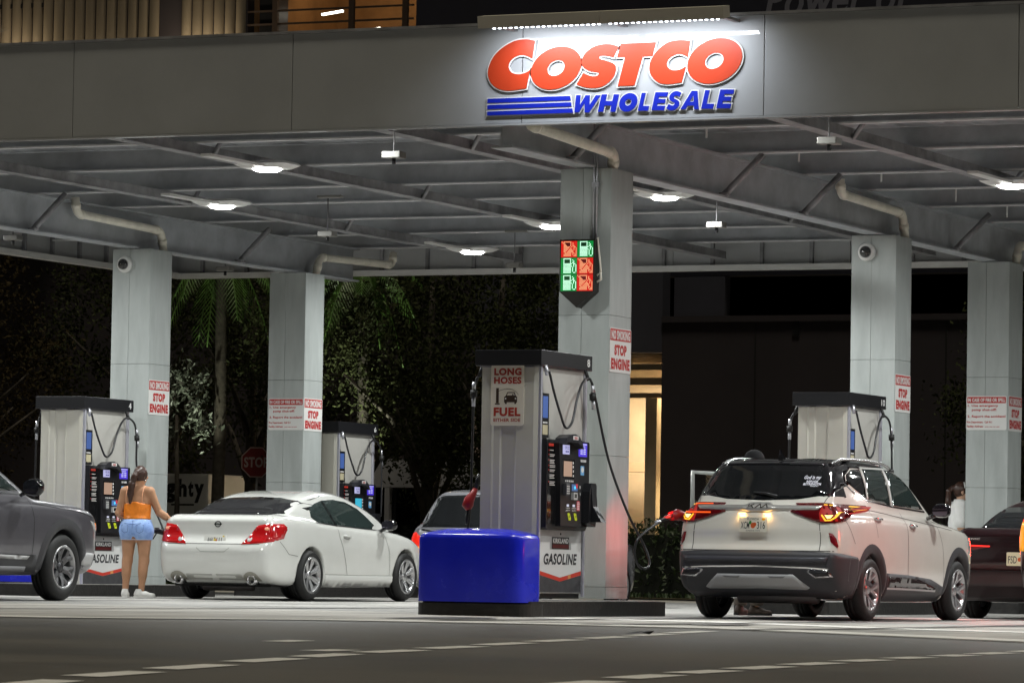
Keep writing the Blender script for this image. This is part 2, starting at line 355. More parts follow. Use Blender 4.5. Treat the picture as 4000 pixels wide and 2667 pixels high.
# ------------------------------------------------------------------ hanging sensors
SENS = mat('sensor_casing', (.22, .215, .20), .5)
SLAB = ['white sensor box hanging behind the blank left fascia', 'white sensor box hanging at upper right under the fascia', 'white sensor box hanging mid canopy left of the front column',
        'white sensor box hanging right of the front column', 'white sensor box at the far left edge', 'white sensor box just right of the column behind the woman', 'white sensor box near the far fascia at centre']
for (x, y), l in zip(((-1.515, -1.83), (3.36, -1.99), (-6.99, 7.41), (-1.51, 7.2), (-11.49, 7.07), (-11.4, 12.82), (-6.9, 13.03)), SLAB):
    t = thing('hanging_sensor', l, 'sensor', (x, y, 4.70), 0, 'white sensor boxes under the canopy')
    part(MB().box((-.105, -.08, 0), (.105, .08, .07), bev=.012), 'box', SENS, t)
    part(MB().cyl((0, 0, .07), (0, 0, .5), .009, 6), 'rod', STEELD, t)
    part(MB().cyl((0, 0, -.06), (0, 0, .005), .022, 10), 'eye', BLACKP, t)
    part(MB().box((-.14, -.05, .5), (.2, .05, .535), bev=.01), 'junction', SENS, t)

# ------------------------------------------------------------------ dome cameras
DOMEG = mat('smoked_dome', (.02, .02, .02), .05, coat=1.0)
for (x, y, l) in ((-10.715, 8.7185, 'white dome camera on the column behind the woman'), (-.09, 8.7185, 'white dome camera on the column behind the white crossover')):
    t = thing('dome_camera', l, 'camera', (x, y, 4.49), 0, 'dome cameras on columns')
    M = frame((0, 0, 0), (1, 0, 0), (0, 0, 1))
    part(MB().lathe([(.115, 0), (.115, .02), (.10, .05), (.085, .06)], 28, M), 'housing', WHITEH, t)
    part(MB().lathe([(.078, .055), (.07, .085), (.05, .105), (.02, .116), (.002, .118)], 24, M), 'lens_dome', DOMEG, t)
# ------------------------------------------------------------------ column signs
REDT = mat('sign_red_print', (.46, .02, .018), .45)
def sign_stop(x, y, z, label):
    t = thing('warning_sign', label, 'sign', (x, y, z), 0, 'red and white stop engine signs')
    M = frame((0, 0, 0), (0, 1, 0), (0, 0, 1)); w, h = .57, .47
    part(MB().poly([rbox2(w, h, .02)], 0, .004, M), 'plate', WHITEP, t)
    part(MB().poly([rbox2(w-.02, .125, .008)], .004, .0055, M @ Matrix.Translation((0, h/2-.073, 0))), 'header', REDT, t)
    mb = MB(); put_text(mb, 'NO SMOKING', M, -.25, .112, .25, .21, .0065, .045); part(mb, 'header_text', WHITEP, t)
    mb = MB(); put_text(mb, 'STOP', M, -.165, -.055, .165, .06, .0055, .065); put_text(mb, 'ENGINE', M, -.25, -.205, .25, -.085, .0055, .065); part(mb, 'lettering', REDT, t)
    part(MB().cyl((.004, -.25, -.2), (.007, -.25, -.2), .008, 8).cyl((.004, .25, -.2), (.007, .25, -.2), .008, 8), 'screw', STEELD, t)
for k, z, l in (('8', 2.785, 'stop engine sign on the tall front column'), ('10', 2.735, 'stop engine sign on the column behind the white crossover'),
                ('4', 2.70, 'stop engine sign on the column behind the woman'), ('6', 2.652, 'stop engine sign on the column behind the white coupe'),
                ('12', 2.665, 'stop engine sign on the rightmost column')):
    cx, cy = COLS[k]; sign_stop(cx+HW+.003, cy, z, l)
def sign_fire(x, y, z, label):
    t = thing('spill_notice', label, 'sign', (x, y, z), 0, 'fire and spill notices')
    M = frame((0, 0, 0), (1, 0, 0), (0, 0, 1)); w, h = .565, .46
    part(MB().poly([rbox2(w, h, .025)], 0, .004, M), 'plate', WHITEP, t)
    part(MB().poly([rbox2(w-.02, .085, .01)], .004, .0055, M @ Matrix.Translation((0, h/2-.055, 0))), 'header', REDT, t)
    mb = MB(); put_text(mb, 'IN CASE OF FIRE OR SPILL', M, -.262, .150, .262, .199, .0065, .04); part(mb, 'header_text', WHITEP, t)
    mb = MB()
    for s, a, b, x0, x1 in (('1. Use emergency', .075, .115, -.262, .165), ('pump shut-off!', .018, .062, -.205, .14), ('2. Report the accident!', -.07, -.028, -.265, .27), ('Fire Department:  Call 911', -.143, -.108, -.272, .08), ('Facility Address:', -.2, -.165, -.272, -.04), ('----- ---- --- ----', -.188, -.18, -.02, .185)):
        put_text(mb, s, M, x0, a, x1, b, .0055, .035)
    part(mb, 'lettering', REDT, t)
sign_fire(-10.6157+.01, 13.577-HW-.005, 2.652, 'spill notice on the column behind the white coupe')
sign_fire(0-.008, 13.577-HW-.005, 2.667, 'spill notice on the rightmost column')

# ------------------------------------------------------------------ big fascia sign (outlines in metres on the fascia plane)
def aff(p):   # sign drawing units -> metres (x along the fascia, z up)
    return (SA[0]*p[0]+SA[1]*p[1]+SA[2], SA[3]*p[0]+SA[4]*p[1]+SA[5])
SA = (0.0012737, 0.00001976, -0.13811, -0.00004199, -0.00117682, 5.92806)
def smooth_loop(pts, n=3):
    out = []; m = len(pts)
    for i in range(m):
        p0, p1, p2, p3 = pts[i-1], pts[i], pts[(i+1) % m], pts[(i+2) % m]
        for k in range(n):
            t = k/n; out.append(tuple(.5*(2*b+(c-a)*t+(2*a-5*b+4*c-d)*t*t+(3*b-a-3*c+d)*t**3) for a, b, c, d in zip(p0, p1, p2, p3)))
    return out
def mixed(segs):
    """segs: list of polylines; each smoothed openly, joined with corners"""
    out = []
    for s in segs:
        if len(s) < 3: out += s; continue
        q = [tuple(2*a-b for a, b in zip(s[0], s[1]))]+s+[tuple(2*a-b for a, b in zip(s[-1], s[-2]))]
        for i in range(1, len(q)-2):
            p0, p1, p2, p3 = q[i-1:i+3]
            for k in range(4):
                t = k/4; out.append(tuple(.5*(2*b+(c-a)*t+(2*a-5*b+4*c-d)*t*t+(3*b-a-3*c+d)*t**3) for a, b, c, d in zip(p0, p1, p2, p3)))
        out.append(s[-1])
    return out
def area2(l): return sum(l[i-1][0]*l[i][1]-l[i][0]*l[i-1][1] for i in range(len(l)))/2
def offset2(l, d):
    if area2(l) < 0: l = l[::-1]
    out = []; m = len(l)
    for i in range(m):
        a, b, c = Vector(l[i-1]), Vector(l[i]), Vector(l[(i+1) % m])
        if (b-a).length < 1e-7 or (c-b).length < 1e-7: continue
        n1 = Vector(((b-a).y, -(b-a).x)).normalized(); n2 = Vector(((c-b).y, -(c-b).x)).normalized()
        nn = (n1+n2); nn = nn/max(nn.length, .6)/max(nn.length, .6)*2 if nn.length > .3 else n1
        out.append((b.x+nn.x*d, b.y+nn.y*d))
    return out
C1 = mixed([[(460,128),(400,116),(340,118),(270,135),(190,180),(120,240),(75,310),(52,385),(58,450),(90,505),(140,540),(210,557),(290,552),(385,538)],
            [(420,378),(380,402),(330,415),(285,412),(250,395),(231,355),(240,315),(270,280),(310,258),(350,252),(390,260),(437,284)]])
C2 = mixed([[(1783,136),(1730,128),(1670,130),(1590,150),(1510,210),(1455,290),(1438,360),(1450,420),(1490,470),(1540,495),(1610,500),(1710,485)],
            [(1748,348),(1700,375),(1650,383),(1610,372),(1588,345),(1590,310),(1615,275),(1655,252),(1700,245),(1762,270)]])
S1 = mixed([[(1180,182),(1130,165),(1080,158),(1020,165),(950,190),(890,240),(864,300),(870,345),(900,375),(950,393),(1000,400),(1008,412),(992,430),(950,432),(905,418),(878,402)],
            [(818,503),(870,522),(930,533),(990,532),(1050,515),(1110,470),(1145,415),(1155,360),(1140,330),(1100,308),(1060,297),(1030,290),(1013,278),(1018,262),(1045,258),(1090,262),(1132,274)]])
T1 = [(1197,157),(1495,144),(1465,262),(1383,266),(1312,512),(1170,518),(1232,270),(1165,274)]
def tell(cx, cy, rx, ry, sh, n=36): return [(cx+rx*math.cos(t)-sh*ry*math.sin(t), cy+ry*math.sin(t)) for t in (2*math.pi*k/n for k in range(n))]
O1 = [tell(642, 363, 212, 185, .28), tell(642, 363, 72, 68, .28)]
O2 = [tell(1987, 304, 223, 193, .28), tell(1983, 303, 75, 68, .28)]
fsign = thing('fascia_sign', 'large red and blue shop sign mounted on the lit fascia', 'sign', (0, YF-.004, 0))
MS = frame((0, 0, 0), (1, 0, 0), (0, 0, 1))
SRED = mat('sign_letter_red', (.50, .045, .012), .42); SBLU = mat('sign_letter_blue', (.006, .02, .42), .42)
def letter(loops, m, d=.05, off=.014, inner=.01):
    d = .016+(d-.04)*.3
    L = [[aff(p) for p in lp] for lp in loops]
    outer = offset2(L[0], off); holes = [offset2(h, -inner)[::-1] for h in L[1:]]
    b = part(MB().poly([outer]+holes, .006, d, MS), 'letter_backing', WHITEP, fsign)
    f = part(MB().poly(L, d, d+.007, MS), 'letter', m, fsign)
    return f
letter([C1], SRED); letter(O1, SRED); letter([S1], SRED); letter([T1], SRED); letter([C2], SRED, .051); letter(O2, SRED, .0505)
letter([[(47,628),(760,601),(768,638),(46,664)]], SBLU, .04, .011); letter([[(46,682),(770,655),(775,690),(46,718)]], SBLU, .0405, .011); letter([[(45,738),(780,707),(788,745),(44,772)]], SBLU, .041, .011)
# heavy italic capitals in unit boxes (x right, y up), skewed into place
GL = {'W': (1.5, [[(0,1),(.27,1),(.36,.42),(.58,1),(.84,1),(.95,.42),(1.2,1),(1.5,1),(1.03,0),(.75,0),(.62,.55),(.40,0),(.12,0)]]),
      'H': (1.0, [[(0,0),(0,1),(.3,1),(.3,.62),(.68,.62),(.68,1),(.98,1),(.98,0),(.68,0),(.68,.36),(.3,.36),(.3,0)]]),
      'L': (.78, [[(0,0),(0,1),(.3,1),(.3,.27),(.78,.27),(.78,0)]]),
      'E': (.82, [[(0,0),(0,1),(.82,1),(.82,.76),(.3,.76),(.3,.62),(.76,.62),(.76,.39),(.3,.39),(.3,.25),(.82,.25),(.82,0)]]),
      'A': (1.05, [[(-.1,0),(.36,1),(.72,1),(1.06,0),(.76,0),(.70,.2),(.3,.2),(.22,0)], [(.38,.42),(.64,.42),(.53,.76)]]),
      'O': (1.12, [tell(.55, .5, .56, .53, 0, 28), tell(.55, .5, .2, .19, 0, 20)]),
      'S': (.85, [mixed([[(.82,.93),(.66,1.0),(.45,1.03),(.22,.97),(.05,.8),(.08,.58),(.3,.45),(.48,.4),(.52,.33),(.45,.25),(.3,.25),(.1,.32)],
                        [(0.0,.08),(.2,-.01),(.42,-.03),(.66,.03),(.84,.2),(.82,.42),(.62,.55),(.42,.62),(.36,.69),(.42,.77),(.58,.77),(.74,.7)]])])}
def word(s, spans, ytop, ybot):
    for i, (ch, (x0, x1)) in enumerate(zip(s, spans)):
        w, loops = GL[ch]; xm = (x0+x1)/2; u = (xm-780)/1365
        t, b = ytop[0]+(ytop[1]-ytop[0])*u, ybot[0]+(ybot[1]-ybot[0])*u; H = b-t; sk = .22*H; sx = (x1-x0-sk)/w
        letter([[(x0+p[0]*sx+sk*p[1], b-p[1]*H) for p in lp] for lp in loops], SBLU, .04+.0004*(i % 2+1), .011, .006)
word('WHOLESALE', [(782,1024),(1000,1185),(1168,1352),(1340,1460),(1455,1596),(1578,1712),(1712,1885),(1872,2005),(1998,2148)], (600, 541), (746, 700))
# sign light hood above the fascia
hood = thing('sign_light', 'long grey light hood above the red and blue sign', 'lamp', (0, -3.2, 5.84))
HOODM = mat('hood_enamel', (.62, .58, .5), .45)
for a, b in ((.09, 1.405), (1.412, 2.72)):
    part(MB().add([(a, -.05, -.02), (b, -.05, -.02), (b, -.07, .1), (a, -.07, .1), (a, .12, .02), (b, .12, .02), (b, .1, .13), (a, .1, .13)], [(0,1,2,3),(5,4,7,6),(3,2,6,7),(4,5,1,0),(1,5,6,2),(4,0,3,7)]), 'cover', HOODM, hood)
for x in (.2, 1.4, 2.6): part(MB().box((x, .1, .02), (x+.05, .55, .05)), 'arm', STEELD, hood)
LEDM = emat('led_white', (.85, .93, 1.0), 9.0)
for a, b in ((.2, 1.36), (1.46, 2.66)):
    mb = MB(); x = a
    while x < b: mb.box((x, .06, -.012), (x+.022, .085, .0)); x += .06
    part(mb, 'led_strip', LEDM, hood)
    L = bpy.data.lights.new('sign_strip', 'AREA'); L.shape = 'RECTANGLE'; L.size = b-a; L.size_y = .05; L.energy = 16; L.color = (.86, .92, 1.0); L.spread = R(140)
    lo = bpy.data.objects.new('sign_strip', L); link(lo, hood); lo.location = ((a+b)/2, .07, -.015); lo.rotation_euler = (R(38), 0, 0)

# ------------------------------------------------------------------ lane status display on the front column
led = thing('lane_display', 'lit red and green lane status display on the front column', 'display', (-.03, -.30, 3.66))
LEDBOX = mat('display_housing', (.02, .018, .015), .4)
Mf = frame((0, 0, 0), (1, 0, 0), (0, 0, 1))
sil = [(-.2, .28), (.2, .28), (.2, -.27), (.165, -.3), (.0, -.44), (-.165, -.3), (-.2, -.27)]
part(MB().poly([sil], .0, .13, Mf), 'housing', LEDBOX, led)
icon = ['..#######.....', '..#.....#.#...', '..#.....#..#..', '..#.....#.##..', '..########.##.', '..#######..#.#', '..########.#.#', '..#######.#..#', '..#######.#..#', '..#######.#..#', '..#######.#..#', '..#######..##.']
GRN = emat('led_green_glow', (.0, .75, .12), .34); GW = emat('led_green_white', (.62, 1.0, .78), 1.5); RDG = emat('led_red_glow', (.9, .012, .005), .75); RW = emat('led_amber_white', (1.0, .50, .24), 1.0)
order = [('r', 'g'), ('g', 'r'), ('g', 'r')]
for r_ in range(3):
    for c_ in range(2):
        kind = order[r_][c_]; ox = -.185+c_*.187; oz = .262-r_*.178; cw = .183/14.5; ch = .172/13
        part(MB().poly([rect2(ox, oz-.172, ox+.183, oz)], .1305, .1315, Mf), 'glow_panel', GRN if kind == 'g' else RDG, led)
        px = MB(); bk = MB()
        for j, row in enumerate(icon):
            for i, q in enumerate(row):
                diag = abs(i-(j*13/11)) < .8 or abs((13-i)-(j*13/11)) < .8
                x = ox+cw*(i+.3); z = oz-ch*(j+1.2)
                on = q == '#'
                if kind == 'r' and abs((13-i)-(j*13/11)) < .5: on = False
                elif kind == 'r' and diag: on = True
                if on: px.poly([rect2(x+cw*.14, z+ch*.14, x+cw*.86, z+ch*.86)], .1318, .1328, Mf)
                elif 2 <= i < 9 and 0 < j < 4: bk.poly([rect2(x, z, x+cw, z+ch)], .1316, .1322, Mf)
        part(px, 'icon', GW if kind == 'g' else RW, led)
        part(bk, 'unlit_dots', mat('dark_dots_green', (.0, .09, .02), .5) if kind == 'g' else mat('dark_dots_red', (.25, .01, .01), .5), led)
part(MB().tube([(.205, -.06, .3), (.22, -.06, .15), (.235, -.05, .0), (.24, -.04, -.08)], .012, 8).tube([(.2, -.06, -.1), (.24, -.05, -.07), (.245, -.05, -.14), (.2, -.06, -.17)], .013, 8), 'cable', PVC, led)

# ------------------------------------------------------------------ islands
CURB = mat('black_painted_kerb', (.016, .015, .014), .5, noise=.4, nscale=12, bump=.2, bscale=25)
def island(x, y0, y1, label, name='pump_island'):
    t = thing(name, label, 'island', (x, (y0+y1)/2, G(x)+.004), 0, 'pump islands'); L = (y1-y0)/2
    part(MB().poly([rbox2(1.2, 2*L, .06)], 0, .15, Matrix()), 'kerb', CURB, t)
    part(MB().poly([rbox2(1.12, 2*L-.08, .05)], .15, .158, Matrix()), 'top_slab', CONC, t)
    return t
i8 = island(0, -2.9, .67, 'pump island with blue guard at the front of the picture')
part(MB().poly([rbox2(1.24, .68, .25, 8)], 0, .125, Matrix.Translation((0, -1.65, 0))), 'front_collar', CURB, i8)
island(0, 5.6, 10.2, 'pump island behind the white crossover'); island(0, 12.9, 16.6, 'pump island at the right behind the black sedan')
island(-10.6157, 5.6, 10.2, 'pump island behind the woman and the grey SUV'); island(-10.6157, 12.9, 16.6, 'pump island behind the white coupe')

# ------------------------------------------------------------------ blue guards
BLUE = mat('blue_moulded_plastic', (.010, .018, .52), .25, coat=.4, col2=(.02, .03, .60), nscale=2.5, bump=.03, bscale=5, rnoise=.14)
def guard(x, y, z, w, d, h, label):
    t = thing('island_guard', label, 'guard', (x, y, z), 0, 'blue plastic island guards')
    mb = MB(); lv = [(1.0, 0), (1.0, .4*h), (.998, .84*h), (.985, .875*h), (.955, .905*h), (.9, .925*h), (.8, .94*h), (.5, .972*h), (.25, .992*h), (.02, h)]
    n = 56; v = []; f = []
    for s, z0 in lv:
        for k in range(n):
            a = 2*math.pi*k/n; c, q = math.cos(a), math.sin(a); e = .36
            dx = max(.05, 1-(1-s)*1.0); inset = (1-s)*d*.5
            rx = max(.005, w/2-inset); ry = max(.004, d/2-inset)
            v.append((rx*math.copysign(abs(c)**e, c), ry*math.copysign(abs(q)**e, q), z0))
    for i in range(len(lv)-1):
        for k in range(n): f.append((i*n+k, i*n+(k+1) % n, (i+1)*n+(k+1) % n, (i+1)*n+k))
    f.append(tuple((len(lv)-1)*n+k for k in range(n))); mb.add(v, f, None, True)
    part(mb, 'shell', BLUE, t); return t
guard(0, -2.81, .126, 1.16, .62, .73, 'glossy blue plastic guard standing in front of the nearest pump')
guard(-10.6157, 6.05, .20, 1.16, .62, .3, 'blue plastic guard seen under the grey SUV')
guard(0, 6.05, .155, 1.1, .5, .22, 'low blue plastic guard seen under the white crossover')

# ------------------------------------------------------------------ fuel pumps
PBODY = mat('pump_enamel', (.44, .43, .40), .42, noise=.05, nscale=4)
PEND = mat('pump_end_panel', (.53, .515, .45), .3, noise=.04, nscale=3, spec=.6)
PRAIL = mat('pump_rail', (.55, .55, .62), .35, .5)
PWHITE = mat('pump_white_print', (.7, .7, .69), .4)
PGREY = mat('pump_grey_panel', (.46, .46, .46), .45, noise=.08, nscale=8)
DGREY = mat('pump_dark_base', (.055, .055, .06), .55, noise=.2, nscale=10)
HOSE = mat('hose_rubber', (.02, .02, .022), .35)
LCD = emat('lcd_backlight', (.62, .62, 1.0), .75); BLUS = emat('blue_info_screen', (.10, .05, .9), .7); SCRN = emat('pump_screen', (.75, .48, .34), .55); SCRC = emat('pump_screen_cyan', (.05, .5, .7), .9)
CYAN = emat('reader_light', (.05, .6, 1.0), 1.5); POSB = emat('poster_blue', (.12, .25, .75), .45)
YEL = mat('octane_yellow', (.62, .72, .02), .5); STKR = mat('red_sticker', (.6, .05, .08), .5); KRED = mat('badge_dark_red', (.12, .01, .01), .5); CHEV = mat('chevron_red', (.62, .05, .03), .45); CHEVO = mat('chevron_orange', (.75, .3, .1), .45)
INKB = mat('black_print', (.02, .02, .025), .5); BTN = emat('lit_button', (.8, .82, 1.0), .7)
def face_unit(t, rot, screen, detail):
    Rz = Matrix.Rotation(rot, 4, 'Z')
    M = Rz @ frame((0, 0, 0), (0, 1, 0), (0, 0, 1))       # 2D: (y, z), depth = x
    P = lambda mb, nm, m, par=t: part(mb, nm, m, par)
    def quad(nm, m, x, *pts): return P(MB().poly([list(pts)], x-.002, x, M), nm, m)
    def rq(nm, m, x, y0, z0, y1, z1, th=.002, par=t): return part(MB().poly([rect2(y0, z0, y1, z1)], x-th, x, M), nm, m, par)
    for y in (-.585, .545): P(MB().box((.316, y, .02), (.345, y+.04, 2.35), Rz, .004), 'rail', PRAIL)
    P(MB().poly([rect2(-.54, .70, .54, 2.34)], .3155, .318, M), 'upper_panel', PBODY)
    # poster frame
    rq('poster_frame', BLACKP, .34, -.53, 1.63, -.37, 2.08, .02)
    rq('poster', POSB, .3415, -.525, 1.83, -.40, 2.05); rq('poster', mat('poster_cream', (.5, .45, .3), .5), .3415, -.525, 1.66, -.40, 1.76); rq('poster_line', PWHITE, .342, -.52, 1.775, -.41, 1.79)
    # black head
    P(MB().poly([[(-.54, .72), (-.50, .70), (.46, .70), (.54, .78), (.54, 1.60), (.52, 1.615), (-.54, 1.615)]], .32, .40, M), 'head_housing', BLACKP)
    rq('instruction_panel', BLACKG, .402, -.52, .76, -.33, 1.6)
    mb = MB()
    for z, w, k in ((1.50, .09, 1), (1.455, .12, 2), (1.40, .12, 3), (1.345, .15, 2), (1.30, .13, 2), (1.25, .12, 3), (1.18, .13, 3)):
        for q in range(k): mb.poly([rect2(-.47, z-.016*q, -.47+w*(1-.12*(q % 2)), z-.016*q+.008)], .402, .4032, M)
    P(mb, 'instruction_print', mat('instruction_ink', (.55, .52, .5), .5))
    rq('instruction_heading', emat('red_heading', (1, .06, .03), .35), .4034, -.5, 1.545, -.38, 1.572)
    mb = MB()
    for z in (1.50, 1.455, 1.40, 1.345, 1.30, 1.18): mb.poly([rect2(-.5, z-.004, -.487, z+.012)], .402, .4034, M)
    P(mb, 'instruction_bullets', REDT)
    # centre tower
    tw = [(-.30, .74), (.22, .74), (.20, 1.0), (.10, 1.5), (.06, 1.6), (-.02, 1.655), (-.12, 1.675), (-.24, 1.665), (-.33, 1.63), (-.36, 1.58), (-.32, 1.2)]
    tower = P(MB().poly([tw], .40, .455, M), 'tower', BLACKP)
    hd = [(-.36, 1.57), (-.33, 1.632), (-.24, 1.667), (-.12, 1.677), (-.02, 1.657), (.06, 1.602), (.1, 1.53), (.06, 1.55), (-.05, 1.59), (-.2, 1.60), (-.3, 1.585)]
    part(MB().poly([hd], .45, .53, M), 'hood', mat('dark_grey_plastic', (.03, .03, .035), .3), t)
    rq('badge', PWHITE, .5325, -.18, 1.618, -.05, 1.657); mb = MB()
    for q in range(3): mb.poly([rect2(-.155, 1.625+.009*q, -.075, 1.630+.009*q)], .5325, .534, M)
    P(mb, 'badge_print', REDT)
    rq('fuel_display', LCD, .4575, -.27, 1.47, -.10, 1.565)
    mb = MB(); put_text(mb, {'a': '59.32', 'b': '95.00', 'c': '61.40'}[detail], M, -.215, 1.52, -.115, 1.553, .4585, .02); mb.poly([rect2(-.2, 1.49, -.165, 1.505), ], .457, .4587, M); mb.poly([rect2(-.155, 1.49, -.12, 1.505)], .457, .4587, M); P(mb, 'display_digits', mat('lcd_ink', (.05, .05, .35), .5))
    rq('touch_screen', SCRC if screen == 'c' else SCRN, .4575, -.24, 1.245, -.03, 1.40); rq('screen_bezel', BLACKG, .4565, -.26, 1.225, .04, 1.42)
    mb = MB()
    for z in (1.255, 1.30, 1.345, 1.385): mb.poly([rect2(-.02+.06*(1.4-z), z-.012, .005+.06*(1.4-z), z+.012)], .457, .459, M)
    for q in range(5): mb.poly([rect2(-.2+.045*q, 1.19, -.175+.045*q, 1.208)], .457, .459, M)
    P(mb, 'buttons', PWHITE)
    P(MB().box((.455, -.26, 1.05), (.5, -.17, 1.175), Rz, .008), 'keypad', mat('keypad_grey', (.06, .06, .065), .4))
    mb = MB()
    for i in range(3):
        for j in range(4): mb.poly([rect2(-.25+.025*i, 1.065+.024*j, -.235+.025*i, 1.078+.024*j)], .5, .502, M)
    P(mb, 'keys', PWHITE)
    rq('card_reader', mat('reader_blue', (.1, .2, .45), .4), .458, -.035, 1.1, .12, 1.17); rq('reader_sticker', STKR, .4585, .07, 1.13, .12, 1.175)
    P(MB().poly([ell2(.045, 1.135, .017, .017, 12)], .4585, .461, M), 'reader_light', CYAN)
    P(MB().poly([rect2(-.04, 1.01, .06, 1.085)], .455, .485, M), 'card_slot', PGREY); rq('slot_mouth', BLACKG, .4865, -.02, 1.03, .04, 1.07)
    for y in (-.15, .0): rq('grade_button', BTN, .4575, y, .938, y+.055, .962)
    mb = MB()
    for y, s in ((-.175, 'regular'), (-.02, 'premium')): put_text(mb, s, M, y, .915, y+.11, .932, .457, .01); put_text(mb, 'gasoline', M, y, .89, y+.11, .908, .457, .01)
    P(mb, 'grade_print', PWHITE)
    rq('warning_sticker', STKR, .4575, .105, .90, .175, 1.0); mb = MB()
    for q in range(5): mb.poly([rect2(.112, .912+.017*q, .168, .920+.017*q)], .457, .4587, M)
    P(mb, 'sticker_print', PWHITE)
    for y, s in ((-.13, '87'), (.03, '93')):
        P(MB().poly([[(y+.03, .80), (y+.08, .80), (y+.085, .815), (y+.055, .87), (y+.01, .875), (y, .86)]], .455, .459, M), 'octane_label', YEL)
        mb = MB(); put_text(mb, s, M, y+.03, .825, y+.062, .85, .4605, .02); P(mb, 'octane_number', INKB)
    # right column: blue screen, sticker, icon
    rq('info_screen', BLUS, .4035, .255, 1.46, .47, 1.6); mb = MB(); mb.poly([rect2(.27, 1.582, .46, 1.594)], .403, .405, M)
    for z in (1.565, 1.553): mb.poly([rect2(.30, z, .42, z+.006)], .403, .405, M)
    for q in range(3):
        for a in (.30, .375): mb.poly([rect2(a, 1.485+.022*q, a+.055, 1.498+.022*q)], .403, .405, M)
    P(mb, 'screen_print', emat('screen_white', (.6, .6, 1), .9))
    rq('grey_sticker', PGREY, .4035, .31, 1.405, .45, 1.43); rq('blue_sticker', mat('sticker_blue', (.15, .4, .7), .5), .4035, .31, 1.27, .40, 1.365)
    P(MB().poly([ell2(.355, 1.325, .035, .03, 16)], .403, .405, M), 'sticker_mark', PWHITE)
    # nozzle boot on the right
    P(MB().poly([[(.36, .78), (.54, .74), (.56, .8), (.56, 1.16), (.54, 1.19), (.42, 1.19), (.38, 1.1)]], .40, .48, M), 'nozzle_boot', BLACKP)
    P(MB().add([(.48, .42, 1.17), (.48, .54, 1.17), (.6, .42, .79), (.6, .54, .79), (.48, .42, .79), (.48, .54, .79), (.5, .42, .95), (.5, .54, .95)], [(0,6,7,1),(6,2,3,7),(2,4,5,3),(0,4,2,6),(1,7,3,5),(0,1,5,4)], Rz), 'nozzle_spout_guard', BLACKP)
    mb = MB()
    for z in (1.13, 1.06, .98, .9, .84, .80): mb.poly([rect2(.295, z, .315, z+.03)], .4, .4035, M)
    P(mb, 'side_print', PWHITE)
    # lower door
    P(MB().poly([rect2(-.535, .06, .535, .695)], .3155, .325, M), 'lower_door', PGREY)
    quad('white_shield', PWHITE, .327, (-.53, .575), (-.27, .575), (-.27, .50), (.27, .50), (.27, .575), (.53, .575), (.53, .285), (0, .215), (-.53, .285))
    quad('chevron', CHEV, .3272, (-.53, .283), (0, .213), (.53, .283), (.53, .243), (0, .175), (-.53, .243)); quad('chevron_highlight', CHEVO, .3277, (.2, .239), (.27, .248), (.27, .209), (.2, .2))
    quad('dark_lower_panel', DGREY, .3268, (-.53, .241), (0, .173), (.53, .241), (.53, .065), (-.53, .065))
    P(MB().poly([ell2(-.0, .66, .012, .012, 12)], .325, .331, M), 'lock', BLACKP)
    rq('brand_badge', BLACKP, .3285, -.215, .505, .215, .628); rq('badge_band', KRED, .329, -.205, .515, .205, .553)
    mb = MB(); put_text(mb, 'KIRKLAND', M, -.195, .565, .195, .615, .330, .03); P(mb, 'badge_text', PWHITE)
    mb = MB(); put_text(mb, 'GASOLINE', M, -.42, .345, .42, .46, .3285, .035, .18); P(mb, 'door_text', INKB)
    for y in (-.3, .0, .3): pass
def hose_parts(t, rot, pts, breakaway=None, hook=True):
    Rz = Matrix.Rotation(rot, 4, 'Z'); q = [Rz @ Vector(p) for p in pts]
    path = []
    ext = [q[0]*2-q[1]]+q+[q[-1]*2-q[-2]]
    for i in range(1, len(ext)-2):
        a, b, c, d = ext[i-1:i+3]
        for k in range(6):
            u = k/6; path.append(.5*(2*b+(c-a)*u+(2*a-5*b+4*c-d)*u*u+(3*b-a-3*c+d)*u**3))
    path.append(q[-1])
    h = part(MB().tube(path, .0135, 8), 'hose', HOSE, t)
    if breakaway is not None:
        b = Rz @ Vector(breakaway[0]); d = (Rz.to_3x3() @ Vector(breakaway[1])).normalized()
        part(MB().cyl(b, b+d*.09, .02, 10), 'breakaway', ALU, h); part(MB().cyl(b+d*.15, b+d*.25, .02, 10), 'breakaway', ALU, h); part(MB().cyl(b+d*.085, b+d*.155, .036, 12), 'breakaway_collar', BLACKM, h)
    return h
NOZ = mat('nozzle_red', (.30, .01, .014), .4)
